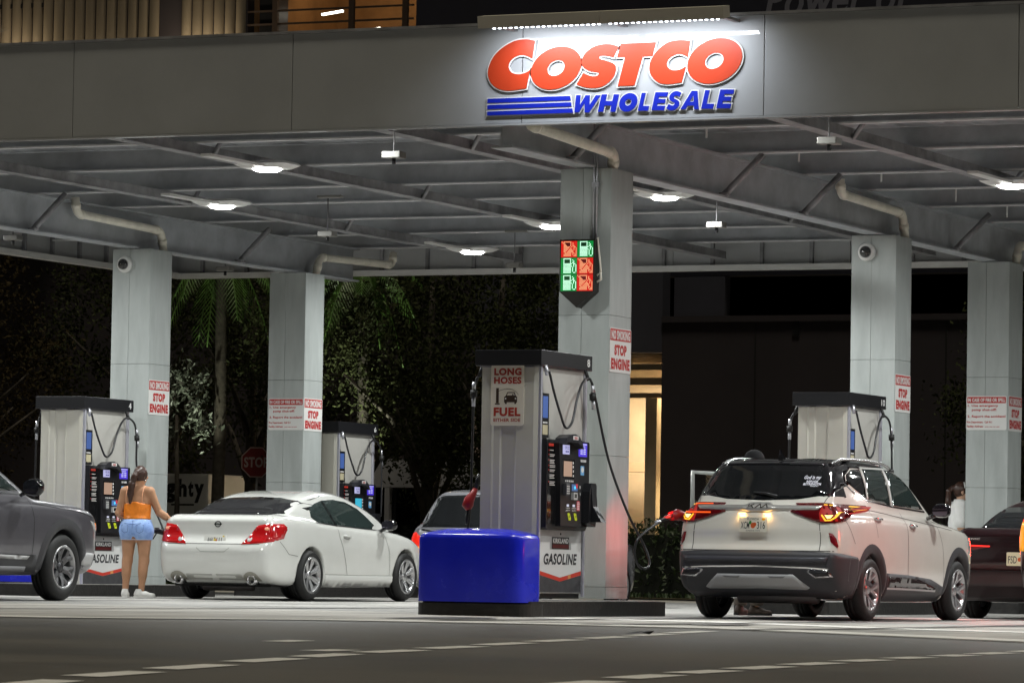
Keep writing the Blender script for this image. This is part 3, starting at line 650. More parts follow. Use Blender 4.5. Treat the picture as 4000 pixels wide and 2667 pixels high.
def pump(x, y, num, label, screens, hoses, front_sign=False, z=.165):
    t = thing('fuel_pump', label, 'fuel pump', (x, y, z), 0, 'fuel pumps with black caps')
    part(MB().box((-.30, -.585, .05), (.30, .585, 2.352)), 'core', PBODY, t)
    part(MB().box((-.29, -.57, 0), (.29, .57, .05)), 'plinth', BLACKM, t)
    for s in (-1, 1):      # ribbed end panels
        prof = [(-.315, .588), (-.2, .588), (-.17, .60), (-.10, .60), (-.08, .588), (.06, .588), (.08, .60), (.27, .60), (.315, .588), (.315, .575), (-.315, .575)]
        Mz = Matrix()
        part(MB().poly([[(a, s*b) for a, b in prof]], .05, 2.352, Mz), 'end_panel', PEND, t)
    part(MB().box((-.37, -.65, 2.355), (.37, .65, 2.515), bev=.006), 'cap', BLACKP, t)
    part(MB().box((-.33, -.6, 2.34), (.33, .6, 2.356)), 'cap_soffit', STEELD, t)
    mb = MB(); put_text(mb, num, frame((.3705, 0, 0), (0, 1, 0), (0, 0, 1)), .515 if len(num) == 1 else .47, 2.395, .585 if len(num) == 1 else .60, 2.475, .001, .02); part(mb, 'number', PWHITE, t)
    face_unit(t, 0, screens, 'a' if num == '8' else 'b' if num == '4' else 'c'); 
    for rot, pts, br in hoses: hose_parts(t, rot, pts, br)
    # swivel hooks
    for rot in (0, math.pi):
        Rz = Matrix.Rotation(rot, 4, 'Z'); a = Rz @ Vector((.39, .42, 2.36)); b = Rz @ Vector((.42, .44, 2.25))
        part(MB().cyl(a, b, .02, 8), 'swivel_hook', BLACKM, t)
        a = Rz @ Vector((.36, -.52, 2.36)); b = Rz @ Vector((.38, -.515, 2.26)); part(MB().cyl(a, b, .022, 10), 'hose_coupling', ALU, t)
    if front_sign:
        M = frame((-.02, -.604, 2.055), (1, 0, 0), (0, 0, 1)); w, h = .37, .62
        sg = part(MB().poly([rbox2(w, h, .03, 6)], 0, .006, M), 'notice_board', mat('notice_cream', (.74, .69, .58), .4), t)
        mb = MB(); ORNG = mat('notice_rust_red', (.38, .035, .02), .5)
        put_text(mb, 'LONG', M, -.15, .2, .155, .275, .0075, .05); put_text(mb, 'HOSES', M, -.15, .115, .155, .185, .0075, .045); part(mb, 'notice_text', ORNG, sg); mb = MB(); put_text(mb, 'FUEL', M, -.15, -.215, .15, -.125, .0075, .05); put_text(mb, 'EITHER SIDE', M, -.15, -.27, .15, -.235, .0075, .025)
        part(mb, 'notice_text', ORNG, sg)
        mb = MB()
        mb.poly([rect2(-.125, -.08, -.095, .072)], .006, .0075, M).poly([rect2(-.137, -.095, -.083, -.082)], .006, .0075, M)
        car = [(-.035, -.075), (-.035, -.02), (-.015, -.005), (.0, .03), (.08, .03), (.095, -.005), (.11, -.02), (.11, -.075), (.1, -.075), (.1, -.09), (.08, -.09), (.08, -.072), (-.005, -.072), (-.005, -.09), (-.025, -.09), (-.025, -.075)]
        mb.poly([car, [(-.005, -.003), (.006, .022), (.072, .022), (.084, -.003)]], .006, .0075, M); mb.poly([ell2(.062, .004, .008, .008, 8)], .006, .0075, M)
        arc = [(-.095+.2*k/12, .04+.022*math.sin(math.pi*k/12)+.0*k) for k in range(10)]+[(.1, .03), (.125, .0)]
        for i in range(len(arc)-1):
            a, b = arc[i], arc[i+1]; mb.poly([[a, b, (b[0], b[1]+.004), (a[0], a[1]+.004)]], .006, .0075, M)
        part(mb, 'notice_picture', mat('notice_brown', (.05, .03, .02), .5), sg)
        part(MB().poly([ell2(-.018, -.035, .009, .009, 10)], .0076, .0085, M).poly([ell2(.093, -.035, .009, .009, 10)], .0076, .0085, M), 'notice_headlights', PWHITE, sg)
    return t
LOOP = [(.40, -.512, 2.30), (.43, -.46, 2.1), (.46, -.36, 1.88), (.47, -.24, 1.74), (.48, -.10, 1.80), (.47, .03, 2.02), (.455, .18, 2.19), (.44, .36, 2.27), (.46, .52, 2.20)]
IDLE = LOOP+[(.47, .57, 2.0), (.475, .59, 1.6), (.48, .57, 1.15)]
BK = ((.47, .565, 2.13), (.0, .12, -1))
pump(0, -1.55, '8', 'fuel pump number 8 with the long hoses notice, beside the blue guard', 's',
     [(0, LOOP[:-1]+[(.46, .42, 2.24), (.48, .48, 2.083), (.56, .666, 1.444), (.68, .877, .931), (.78, 1.03, .638), (.86, 1.045, .472), (.9, 1.0, .368), (.92, .827, .323), (.94, .60, .358), (.95, .475, .485), (.98, .495, .625), (1.03, .72, .747), (1.06, .90, .81)], ((.465, .435, 2.2), (.03, .1, -1))),
      (math.pi, [(.39, .2, 2.3), (.46, .33, 2.28), (.5, .38, 2.1), (.5, .40, 1.6), (.5, .42, 1.0), (.52, .45, .6)], ((.5, .385, 2.2), (0, .02, -1)))], True)
p8 = [o for o in COL.objects if o.name == 'fuel_pump'][0]
nb = MB().tube([(-.44, -.40, 1.14), (-.46, -.44, 1.06), (-.49, -.48, .99), (-.5, -.49, .93), (-.49, -.485, .89)], [.02, .035, .055, .06, .03], 12).build('hanging_nozzle', NOZ, p8)
MB().tube([(-.495, -.487, .9), (-.50, -.50, .8), (-.50, -.51, .74)], [.02, .016, .014], 8).build('nozzle_spout', BLACKP, nb)
MB().tube([(-.42, -.38, 1.26), (-.43, -.39, 1.2), (-.45, -.42, 1.1)], [.018, .03, .026], 10).build('nozzle_body', BLACKP, nb)
pump(0, 9.0115-1.46, '10', 'fuel pump number 10 behind the white crossover', 's', [(0, IDLE, BK), (math.pi, [(.39, .2, 2.3), (.46, .33, 2.28), (.5, .38, 2.1), (.5, .40, 1.6), (.5, .42, 1.0)], ((.5, .385, 2.2), (0, .02, -1)))], z=.145)
pump(-10.6157, 9.0115-1.46, '4', 'fuel pump number 4 beside the woman in the orange top', 's', [(0, IDLE[:-1]+[(.6, .62, 1.3), (.8, .72, .85), (1.05, .55, .42), (1.25, .4, .36), (1.45, .62, .55), (1.55, .75, .80)], BK), (math.pi, [(.39, .2, 2.3), (.46, .33, 2.28), (.5, .38, 2.1), (.5, .40, 1.6), (.5, .42, 1.0)], ((.5, .385, 2.2), (0, .02, -1)))], z=.165-.05)
pump(-10.6157, 14.92, '6', 'fuel pump number 6 behind the white coupe', 'c', [(0, IDLE, BK)], z=.165-.09)
# ------------------------------------------------------------------ implicit surfaces (bodies of vehicles and people)
def sdf_mesh(fn, lo, hi, h, newton=2):
    xs, ys, zs = (np.arange(lo[i], hi[i]+h, h) for i in range(3))
    F = fn(xs[:, None, None], ys[None, :, None], zs[None, None, :]); F = np.broadcast_to(F, (len(xs), len(ys), len(zs)))
    S = F < 0
    nx, ny, nz = (n-1 for n in F.shape)
    cnt = np.zeros((nx, ny, nz), np.int8)
    for dx in (0, 1):
        for dy in (0, 1):
            for dz in (0, 1): cnt += S[dx:dx+nx, dy:dy+ny, dz:dz+nz]
    act = (cnt > 0) & (cnt < 8); ii = np.argwhere(act); idx = -np.ones(act.shape, np.int64); idx[act] = np.arange(len(ii))
    P = np.zeros((len(ii), 3)); W = np.zeros(len(ii))
    cor = [(a, b, c) for a in (0, 1) for b in (0, 1) for c in (0, 1)]
    for a in cor:
        for k in range(3):
            if a[k]: continue
            b = list(a); b[k] = 1; A = ii+np.array(a); B = ii+np.array(b)
            fa = F[A[:, 0], A[:, 1], A[:, 2]]; fb = F[B[:, 0], B[:, 1], B[:, 2]]; m = (fa < 0) != (fb < 0)
            t = np.where(m, fa/np.where(m, fa-fb, 1), 0); p = A.astype(float); p[:, k] += t
            P += p*m[:, None]; W += m
    P = P/W[:, None]; V = np.array(lo)+P*h
    for _ in range(newton):
        e = h*.25; f0 = fn(V[:, 0], V[:, 1], V[:, 2])
        g = np.stack([fn(V[:, 0]+(e if k == 0 else 0), V[:, 1]+(e if k == 1 else 0), V[:, 2]+(e if k == 2 else 0))-f0 for k in range(3)], 1)/e
        st = -f0[:, None]*g/np.maximum((g*g).sum(1), .05)[:, None]; l = np.linalg.norm(st, axis=1); st *= np.minimum(1, h*.5/np.maximum(l, 1e-9))[:, None]; V = V+st
    faces = []
    for k in range(3):
        i, j = (k+1) % 3, (k+2) % 3
        sl0 = [slice(None)]*3; sl1 = [slice(None)]*3; sl0[k] = slice(0, -1); sl1[k] = slice(1, None)
        a = S[tuple(sl0)]; b = S[tuple(sl1)]; e = np.argwhere(a != b)
        ok = (e[:, i] > 0) & (e[:, j] > 0) & (e[:, i] < F.shape[i]-1) & (e[:, j] < F.shape[j]-1); e = e[ok]
        def cell(di, dj):
            c = e.copy(); c[:, i] -= di; c[:, j] -= dj; return idx[c[:, 0], c[:, 1], c[:, 2]]
        q = np.stack([cell(1, 1), cell(0, 1), cell(0, 0), cell(1, 0)], 1); fl = ~a[e[:, 0], e[:, 1], e[:, 2]]
        q[fl] = q[fl][:, ::-1]; faces.append(q)
    return V, np.concatenate(faces)
def np_obj(name, V, Fc, m, parent=None, smooth=True):
    used = np.unique(Fc); mp = -np.ones(len(V), np.int64); mp[used] = np.arange(len(used)); V = V[used]; Fc = mp[Fc]
    me = bpy.data.meshes.new(name); me.vertices.add(len(V)); me.vertices.foreach_set('co', V.astype(np.float32).ravel())
    me.loops.add(Fc.size); me.loops.foreach_set('vertex_index', Fc.ravel().astype(np.int32)); me.polygons.add(len(Fc)); me.polygons.foreach_set('loop_start', np.arange(0, Fc.size, 4, dtype=np.int32))
    me.update(calc_edges=True); me.validate(); me.polygons.foreach_set('use_smooth', [smooth]*len(me.polygons)); me.materials.append(m)
    o = bpy.data.objects.new(name, me); link(o, parent); return o
def cat_open(pts, n=8):
    q = [tuple(2*a-b for a, b in zip(pts[0], pts[1]))]+list(pts)+[tuple(2*a-b for a, b in zip(pts[-1], pts[-2]))]; out = []
    for i in range(1, len(q)-2):
        for k in range(n):
            t = k/n; out.append(tuple(.5*(2*b+(c-a)*t+(2*a-5*b+4*c-d)*t*t+(3*b-a-3*c+d)*t**3) for a, b, c, d in zip(q[i-1], q[i], q[i+1], q[i+2])))
    out.append(pts[-1]); return out
def table(pts):
    c = cat_open(pts, 6); return np.array([p[0] for p in c]), np.array([p[1] for p in c])
def sdpoly(P, y, z):
    P = np.asarray(P, float); d = None; s = None
    for i in range(len(P)):
        a = P[i-1]; b = P[i]; ey, ez = b-a; wy, wz = y-a[0], z-a[1]
        t = np.clip((wy*ey+wz*ez)/max(ey*ey+ez*ez, 1e-12), 0, 1); dd = (wy-ey*t)**2+(wz-ez*t)**2
        d = dd if d is None else np.minimum(d, dd)
        c1 = z >= a[1]; c2 = z < b[1]; c3 = ey*wz > ez*wy
        fl = (c1 & c2 & c3) | (~c1 & ~c2 & ~c3); s = fl if s is None else s ^ fl
    return np.where(s, -1, 1)*np.sqrt(d)
def smax(a, b, k): return np.maximum(a, b)+np.maximum(k-np.abs(a-b), 0)**2/(4*k)
def smin(a, b, k): return -smax(-a, -b, k)
def capsule(x, y, z, a, b, r1, r2):
    a = np.array(a, float); b = np.array(b, float); d = b-a; L = max(d@d, 1e-9)
    t = np.clip(((x-a[0])*d[0]+(y-a[1])*d[1]+(z-a[2])*d[2])/L, 0, 1)
    return np.sqrt((x-a[0]-d[0]*t)**2+(y-a[1]-d[1]*t)**2+(z-a[2]-d[2]*t)**2)-(r1+(r2-r1)*t)
def ellipsoid(x, y, z, c, r):
    k = np.sqrt(((x-c[0])/r[0])**2+((y-c[1])/r[1])**2+((z-c[2])/r[2])**2); return (k-1)*min(r)

# ------------------------------------------------------------------ vehicles
def in_poly(p, L):
    x, y = p; r = False
    for i in range(len(L)):
        (x1, y1), (x2, y2) = L[i-1], L[i]
        if (y1 > y) != (y2 > y) and x < (x2-x1)*(y-y1)/(y2-y1)+x1: r = not r
    return r
AX = {'rear': (lambda p: Vector((p[0], -6, p[1])), Vector((0, 1, 0))), 'right': (lambda p: Vector((6, p[0], p[1])), Vector((-1, 0, 0))), 'left': (lambda p: Vector((-6, p[0], p[1])), Vector((1, 0, 0))),
      'top': (lambda p: Vector((p[0], p[1], 6)), Vector((0, 0, -1))), 'front': (lambda p: Vector((p[0], 9, p[1])), Vector((0, -1, 0)))}
def cast(bvh, p, ax):
    o, d = AX[ax][0](p), AX[ax][1]; h = bvh.ray_cast(o, d)
    if h[0] is None:
        for k in range(1, 60):      # slide inwards to the silhouette
            f = 1-k*.006
            p2 = (p[0]*f, p[1]) if ax in ('rear', 'front', 'top') else (p[0]+(2.2-p[0])*(1-f), p[1]+(.9-p[1])*(1-f))
            h = bvh.ray_cast(AX[ax][0](p2), d)
            if h[0] is not None: return h[0], h[1]
        h = bvh.find_nearest(o+d*6.3); return h[0], h[1]
    return h[0], h[1]
class Car:
    def __init__(s, name, label, cat, fn, lo, hi, h, paint, loc, rz, split=None, mat2=None, group=None):
        s.t = thing(name, label, cat, loc, rz, group)
        V, Fc = sdf_mesh(fn, lo, hi, h); s.bvh = BVHTree.FromPolygons([tuple(v) for v in V], [tuple(int(i) for i in f) for f in Fc])
        if split:
            cz = V[Fc].mean(1); m = split(cz[:, 0], cz[:, 1], cz[:, 2])
            s.body = np_obj('body', V, Fc[~m], paint, s.t); s.roof = np_obj('roof', V, Fc[m], mat2, s.t)
        else: s.body = np_obj('body', V, Fc, paint, s.t)
    def patch(s, loop, ax, name, m, off=.004, res=.05, mirror=False, parent=None, dip=.012, smooth=True):
        if mirror:
            a = s.patch(loop, ax, name, m, off, res, False, parent, dip, smooth)
            if ax in ('rear', 'top', 'front'): return a, s.patch([(-p[0], p[1]) for p in loop][::-1], ax, name, m, off, res, False, parent, dip, smooth)
            return a, s.patch(loop, 'left' if ax == 'right' else 'right', name, m, off, res, False, parent, dip, smooth)
        B = []
        for i in range(len(loop)):
            a, b = loop[i-1], loop[i]; L = math.hypot(b[0]-a[0], b[1]-a[1]); n = max(1, int(L/res+.5))
            B += [(a[0]+(b[0]-a[0])*k/n, a[1]+(b[1]-a[1])*k/n) for k in range(n)]
        x0, x1 = min(p[0] for p in B), max(p[0] for p in B); y0, y1 = min(p[1] for p in B), max(p[1] for p in B); I = []
        gx = x0+res
        while gx < x1:
            gy = y0+res
            while gy < y1:
                if in_poly((gx, gy), B) and min((gx-q[0])**2+(gy-q[1])**2 for q in B) > (res*.45)**2: I.append((gx, gy))
                gy += res
            gx += res
        nb = len(B); r = geometry.delaunay_2d_cdt([Vector(p) for p in B+I], [(i, (i+1) % nb) for i in range(nb)], [], 0, 1e-6)
        vv = r[0]; tri = [t for t in r[2] if in_poly(tuple(sum((vv[i] for i in t), Vector((0, 0)))/3), B)]
        P = []; N = []
        for p in vv:
            c, n = cast(s.bvh, tuple(p), ax)
            if n.dot(AX[ax][1]) > 0: n = -n
            P.append(c+n*off); N.append(n)
        V = [tuple(p) for p in P]; F = []
        for t in tri:
            a, b, c = (P[i] for i in t); nn = (b-a).cross(c-a); F.append(tuple(t) if nn.dot(N[t[0]]) > 0 else tuple(reversed(t)))
        ec = {}
        for t in F:
            for i in range(3):
                e = (t[i], t[(i+1) % 3]); ec[e] = ec.get(e, 0)+1
        mb = MB(); k = len(V); V2 = list(V); mp = {}
        for (a, b) in [e for e in ec if (e[1], e[0]) not in ec]:
            for q in (a, b):
                if q not in mp: mp[q] = len(V2); V2.append(tuple(P[q]-N[q]*(off+dip)))
            F.append((b, a, mp[a], mp[b]))
        mb.add(V2, F, None, smooth)
        return mb.build(name, m, parent or s.t)
    def strip(s, pl, ax, w, name, m, off=.0025, mirror=False, parent=None, res=.05):
        if mirror:
            s.strip(pl, ax, w, name, m, off, False, parent, res)
            if ax in ('rear', 'top', 'front'): return s.strip([(-p[0], p[1]) for p in pl], ax, w, name, m, off, False, parent, res)
            return s.strip(pl, 'left' if ax == 'right' else 'right', w, name, m, off, False, parent, res)
        Q = []
        for i in range(len(pl)-1):
            a, b = pl[i], pl[i+1]; n = max(1, int(math.hypot(b[0]-a[0], b[1]-a[1])/res+.5)); Q += [(a[0]+(b[0]-a[0])*k/n, a[1]+(b[1]-a[1])*k/n) for k in range(n)]
        Q.append(pl[-1]); L = []; Rr = []
        for i in range(len(Q)):
            a, b = Vector(Q[max(i-1, 0)]), Vector(Q[min(i+1, len(Q)-1)]); d = (b-a).normalized(); n = Vector((-d.y, d.x))*w/2; L.append(Vector(Q[i])+n); Rr.append(Vector(Q[i])-n)
        V = []; F = []
        for p in L+Rr:
            c, n = cast(s.bvh, tuple(p), ax); n = -n if n.dot(AX[ax][1]) > 0 else n; V.append(tuple(c+n*off))
        m_ = len(L)
        for i in range(m_-1): F.append((i, i+1, m_+i+1, m_+i))
        return MB().add(V, F, None, True).build(name, m, parent or s.t)
    def at(s, p, ax, off=0):
        c, n = cast(s.bvh, p, ax); n = -n if n.dot(AX[ax][1]) > 0 else n; return c+n*off
TYRE = mat('tyre_rubber', (.014, .014, .014), .6, noise=.2, nscale=30)
RIMS = mat('alloy_silver', (.50, .50, .51), .28, .85); RIMD = mat('alloy_dark', (.07, .07, .075), .35, .7); WELL = mat('wheel_well', (.006, .006, .006), .8)
def wheel_src(name, r, w, rr, style):
    """wheel about local z (outboard +z); returns an Empty holding tyre and rim"""
    o = bpy.data.objects.new('wheel', None); o.empty_display_size = .1
    h = w/2
    prof = [(rr-.01, -h*.8), (rr+.012, -h), (rr+.5*(r-rr), -h-.008), (r-.025, -h+.012), (r-.004, -h+.045), (r, -h*.4), (r-.006, -h*.39), (r-.006, -h*.33), (r, -h*.32), (r, 0), (r-.006, .005), (r-.006, .012), (r, .015), (r, h*.4), (r-.004, h-.045), (r-.025, h-.012), (rr+.5*(r-rr), h+.008), (rr+.012, h), (rr-.01, h*.8)]
    ty = MB().lathe(prof, 48, None, False).build('tyre', TYRE, o)
    rim = MB().lathe([(rr+.006, h*.85), (rr+.008, h-.002), (rr-.006, h+.003), (rr-.022, h-.008), (rr-.03, h*.3), (rr-.035, -h*.8)], 40, None, False).build('rim', RIMS if style != 'dark' else RIMS, o)
    MB().lathe([(rr-.034, -h*.15), (rr*.5, -h*.16), (.002, -h*.16)], 32, None, False).build('brake_disc', RIMD, rim)
    sp = MB(); n = {'coupe': 7, 'y5': 5, 'dark': 6, 'plain': 5}[style]
    def bar(a0, r0, a1, r1, w0, w1, z0, z1, th=.022):
        p0 = Vector((r0*math.cos(a0), r0*math.sin(a0), z0)); p1 = Vector((r1*math.cos(a1), r1*math.sin(a1), z1)); d = (p1-p0).normalized(); q = Vector((-d.y, d.x, 0)).normalized(); dn = Vector((0, 0, -th))
        up_ = Vector((0, 0, .008)); v = [p0+q*w0, p0-q*w0, p1-q*w1, p1+q*w1]; v2 = [x+dn for x in v]; m0, m1 = p0+up_, p1+up_
        sp.add(v+v2+[m0, m1], [(0, 8, 9, 3), (8, 1, 2, 9), (4, 7, 6, 5), (1, 5, 6, 2), (0, 3, 7, 4), (0, 4, 5, 1, 8), (3, 9, 2, 6, 7)])
    for k in range(n):
        a = 2*math.pi*k/n+.25
        if style == 'coupe':
            for s_ in (-1, 1): bar(a+s_*.14, .05, a+s_*.12, rr-.015, .018, .02, h*.55, h*.92)
        elif style == 'y5':
            bar(a, .05, a, rr*.5, .03, .03, h*.5, h*.7)
            for s_ in (-1, 1): bar(a, rr*.42, a+s_*.30, rr-.015, .022, .028, h*.62, h*.92)
        elif style == 'dark':
            bar(a, .06, a, rr*.6, .04, .045, h*.5, h*.75); bar(a, rr*.52, a+.24, rr-.02, .03, .03, h*.68, h*.9); bar(a, rr*.52, a-.24, rr-.02, .03, .03, h*.68, h*.9)
        else: bar(a, .05, a, rr-.015, .045, .035, h*.5, h*.9)
    sp.build('spokes', RIMS if style != 'dark' else mat('alloy_graphite', (.13, .13, .135), .4, .6), rim)
    MB().lathe([(.065, h*.4), (.062, h*.62), (.03, h*.7), (.004, h*.71)], 20).build('hub_cap', RIMS if style != 'dark' else RIMD, rim)
    for k in range(5):
        a = 2*math.pi*k/5; MB().cyl((.085*math.cos(a), .085*math.sin(a), h*.4), (.085*math.cos(a), .085*math.sin(a), h*.62), .011, 6).build('wheel_nut', RIMD, rim)
    return o
def add_wheels(car, src, spots):
    for (x, y, z, sd, steer) in spots:
        w = copy_tree(src, car.t); w.location = (x, y, z)
        w.rotation_euler = (0, R(90)*sd, 0) if not steer else (0, R(90)*sd, steer)
def drop(src):
    for c in list(src.children):
        drop(c)
    bpy.data.objects.remove(src)
SEAM = mat('panel_gap', (.01, .01, .01), .8)
GLASSD = mat('tinted_glass', (.008, .009, .010), .03, coat=.6, spec=.7)
GLASSG = mat('side_glass', (.025, .038, .036), .04, coat=.5, spec=.7)
PLAST = mat('dark_grey_plastic_cladding', (.045, .045, .05), .5, bump=.05, bscale=80)
SILV = mat('silver_skid_plate', (.46, .46, .46), .45, .3)
LAMPR = mat('tail_lamp_red', (.35, .006, .008), .12, coat=.6, emit=(1, .01, .01), estr=.10)
LAMPD = mat('tail_lamp_dark_red', (.10, .004, .006), .12, coat=.6)
MUFF = mat('exhaust_steel', (.12, .11, .11), .5, .6)
PLATE = mat('number_plate', (.62, .60, .52), .45)
INK = mat('plate_ink', (.02, .03, .03), .5)
def carfn(low, cab, wl, wc, pl, pc, wells, wr, kl=.09, kc=.10, ku=.05, wellx=.55, belly=None):
    low = cat_open(low, 5); cab = cat_open(cab, 5); wl = table(wl); wc = table(wc); pl = table(pl); pc = table(pc)
    def fn(x, y, z):
        ax = np.abs(x)
        a = smax(sdpoly(low, y, z), ax-np.interp(z, *wl)*np.interp(y, *pl), kl)
        b = smax(sdpoly(cab, y, z), ax-np.interp(z, *wc)*np.interp(y, *pc), kc)
        f = smin(a, b, ku)
        for wy, wz in wells:
            c = np.maximum(np.sqrt((y-wy)**2+(z-wz)**2)-wr, wellx-ax); f = smax(f, -c, .015)
        return f
    return fn

# ---- white crossover with black roof (right foreground)
WHITE_C = mat('pearl_white_paint', (.70, .68, .62), .16, coat=1.0, noise=.02, nscale=3)
BLACK_C = mat('black_roof_paint', (.012, .012, .014), .12, coat=.8)
K_low = [(.16, .30), (.05, .42), (.0, .60), (.02, .72), (.055, .80), (.06, .95), (.075, 1.06), (.14, 1.15), (.5, 1.15), (1.5, 1.10), (2.6, 1.08), (3.1, 1.06), (3.7, 1.0), (4.1, .92), (4.30, .78), (4.37, .58), (4.33, .36), (4.2, .24), (3.8, .21), (2, .20), (.6, .22), (.3, .26), (.16, .30)]
K_cab = [(.085, 1.06), (.13, 1.16), (.21, 1.27), (.31, 1.40), (.40, 1.53), (.45, 1.60), (.58, 1.65), (1.1, 1.685), (1.7, 1.68), (2.15, 1.645), (2.45, 1.57), (2.8, 1.35), (3.15, 1.08), (3.0, .9), (1.5, .85), (.2, .85), (.085, 1.06)]
K_wl = [(.1, .78), (.25, .84), (.4, .89), (.6, .905), (.75, .905), (.95, .89), (1.06, .86), (1.2, .80)]
K_wc = [(.8, .86), (1.05, .835), (1.15, .80), (1.3, .755), (1.45, .70), (1.55, .65), (1.65, .58), (1.72, .5)]
K_pl = [(-.1, .83), (.0, .865), (.1, .925), (.25, .97), (.6, 1.0), (2, 1.0), (3.6, 1.0), (3.95, .97), (4.15, .90), (4.3, .78), (4.4, .6)]
K_pc = [(0, .88), (.15, .91), (.4, .95), (.8, .99), (1.3, 1), (2.2, .98), (3.2, .93)]
KS = 1.02; KW = 1.04
ysc = lambda L: [(y*KS, q) for y, q in L]
kia_fn = carfn(ysc(K_low), ysc(K_cab), [(z, w*KW) for z, w in K_wl], [(z, w*KW) for z, w in K_wc], ysc(K_pl), ysc(K_pc), [(.91*KS, .335), (3.54*KS, .335)], .385)
KLOC = (2.046, -.50, G(2.05)); KYAW = R(-1.0)
kia = Car('white_crossover', 'white crossover with black roof being refuelled, lamps lit, at the right', 'car', kia_fn, (-1.0, -.08, .1), (1.0, 4.7, 1.8), .026, WHITE_C, KLOC, KYAW,
          split=lambda x, y, z: (z > np.where(y < .62, 1.28, 1.585)) & (y < 2.75), mat2=BLACK_C)
# ---- white coupe
WHITE_N = mat('ivory_white_paint', (.67, .675, .645), .16, coat=1.0, noise=.02, nscale=3)
N_low = [(.20, .22), (.07, .30), (.015, .45), (.0, .60), (.03, .70), (.10, .80), (.12, .95), (.13, 1.02), (.25, 1.075), (.5, 1.08), (1.2, 1.02), (2.2, .96), (3.2, .92), (3.8, .85), (4.25, .72), (4.50, .58), (4.60, .45), (4.55, .28), (4.3, .2), (3.5, .18), (1.5, .17), (.5, .19), (.20, .22)]
N_cab = [(.35, 1.0), (.55, 1.085), (.9, 1.22), (1.3, 1.345), (1.75, 1.41), (2.1, 1.415), (2.5, 1.37), (2.95, 1.22), (3.35, 1.02), (3.45, .9), (2.0, .8), (.6, .85), (.35, 1.0)]
N_wl = [(.1, .80), (.22, .85), (.4, .885), (.6, .90), (.75, .895), (.9, .865), (1.0, .83), (1.1, .77)]
N_wc = [(.8, .84), (.95, .80), (1.05, .76), (1.15, .71), (1.28, .62), (1.38, .53), (1.45, .46)]
N_pl = [(-.1, .78), (0, .84), (.1, .895), (.3, .95), (.7, 1.0), (2, 1.0), (3.6, 1.0), (4.0, .97), (4.3, .88), (4.5, .74), (4.65, .5)]
N_pc = [(.3, .80), (.6, .87), (1.0, .94), (1.5, .99), (2.0, 1), (2.8, .96), (3.4, .92)]
nis_fn = carfn(N_low, N_cab, N_wl, N_wc, N_pl, N_pc, [(1.0, .325), (3.675, .325)], .365)
NLOC = (-7.872, 6.10, G(-7.9)+.008); NYAW = R(-1.0)
nis = Car('white_coupe', 'white two door coupe seen from behind at the left pump', 'car', nis_fn, (-1.0, -.08, .08), (1.0, 4.75, 1.5), .027, WHITE_N, NLOC, NYAW)
def arc_ring(car, cy, cz, r0, r1, a0, a1, name, m, off=.012, n=22, ax='right'):
    P = []
    for k in range(n+1):
        a = R(a0+(a1-a0)*k/n)
        for r in (r0, r1):
            c, nn = cast(car.bvh, (cy+r*math.cos(a), cz+r*math.sin(a)), ax); d = AX[ax][1]
            x = c.x if r == r1 else None; P.append([c, nn, r])
    V = []; F = []
    for k in range(n+1):
        outer = P[2*k+1][0]; inner2 = Vector((outer.x, cy+r0*math.cos(R(a0+(a1-a0)*k/n)), cz+r0*math.sin(R(a0+(a1-a0)*k/n)))); sgn = 1 if ax == 'right' else -1
        V += [tuple(outer+Vector((sgn*.002, 0, 0))), tuple(inner2.lerp(outer, .5)+Vector((sgn*off, 0, 0))), tuple(inner2+Vector((sgn*off*.8, 0, 0))), tuple(inner2+Vector((-sgn*.08, 0, 0)))]
    for k in range(n):
        for j in range(3): F.append((4*k+j, 4*k+j+1, 4*k+j+5, 4*k+j+4))
    if ax == 'left': F = [f[::-1] for f in F]
    return MB().add(V, F, None, True).build(name, m, car.t)
def plate_obj(car, x, y, z, w, h, lines, tilt=0.0, m=None, accents=()):
    M = frame((x, y, z), (1, 0, 0), (0, math.sin(tilt), math.cos(tilt)))
    p = MB().poly([rbox2(w, h, .012)], 0, .006, M).build('number_plate', m or PLATE, car.t)
    for s, x0, z0, x1, z1, ink in lines:
        mb = MB(); put_text(mb, s, M, x0, z0, x1, z1, .007, .008); mb.build('plate_text', ink, p)
    for (cx, cz, rx, rz, mm) in accents: MB().poly([ell2(cx, cz, rx, rz, 14)], .006, .0072, M).build('plate_emblem', mm, p)
    return p
def mirror_obj(car, p, side, m, w=.2, h=.15, glass=None):
    t = car.t; mb = MB(); M = Matrix.Translation(p)
    lv = [(-.05, .55), (-.03, .85), (.02, 1.0), (.07, .85), (.1, .5)]; n = 20; v = []; f = []
    for y, s_ in lv: v += [(w/2*s_*math.copysign(abs(math.cos(2*math.pi*k/n))**.7, math.cos(2*math.pi*k/n)), y, h/2*s_*math.copysign(abs(math.sin(2*math.pi*k/n))**.7, math.sin(2*math.pi*k/n))) for k in range(n)]
    for i in range(len(lv)-1):
        for k in range(n): f.append((i*n+(k+1) % n, i*n+k, (i+1)*n+k, (i+1)*n+(k+1) % n))
    f += [tuple(range(n)), tuple((len(lv)-1)*n+n-1-k for k in range(n))]
    o = mb.add(v, f, M, True).build('door_mirror', m, t)
    MB().poly([[(w*.43*math.copysign(abs(math.cos(a))**.7, math.cos(a)), h*.40*math.copysign(abs(math.sin(a))**.7, math.sin(a))) for a in (2*math.pi*k/20 for k in range(20))]], 0, .004, frame((p[0], p[1]-.052, p[2]), (1, 0, 0), (0, 0, 1))).build('mirror_glass', mat('mirror_glass', (.12, .11, .14), .05, .9), o)
    MB().tube([(p[0]-side*w*.4, p[1]+.03, p[2]-.05), (p[0]-side*(w*.4+.1), p[1]+.05, p[2]-.09)], .025, 8).build('mirror_arm', m, o)
    return o
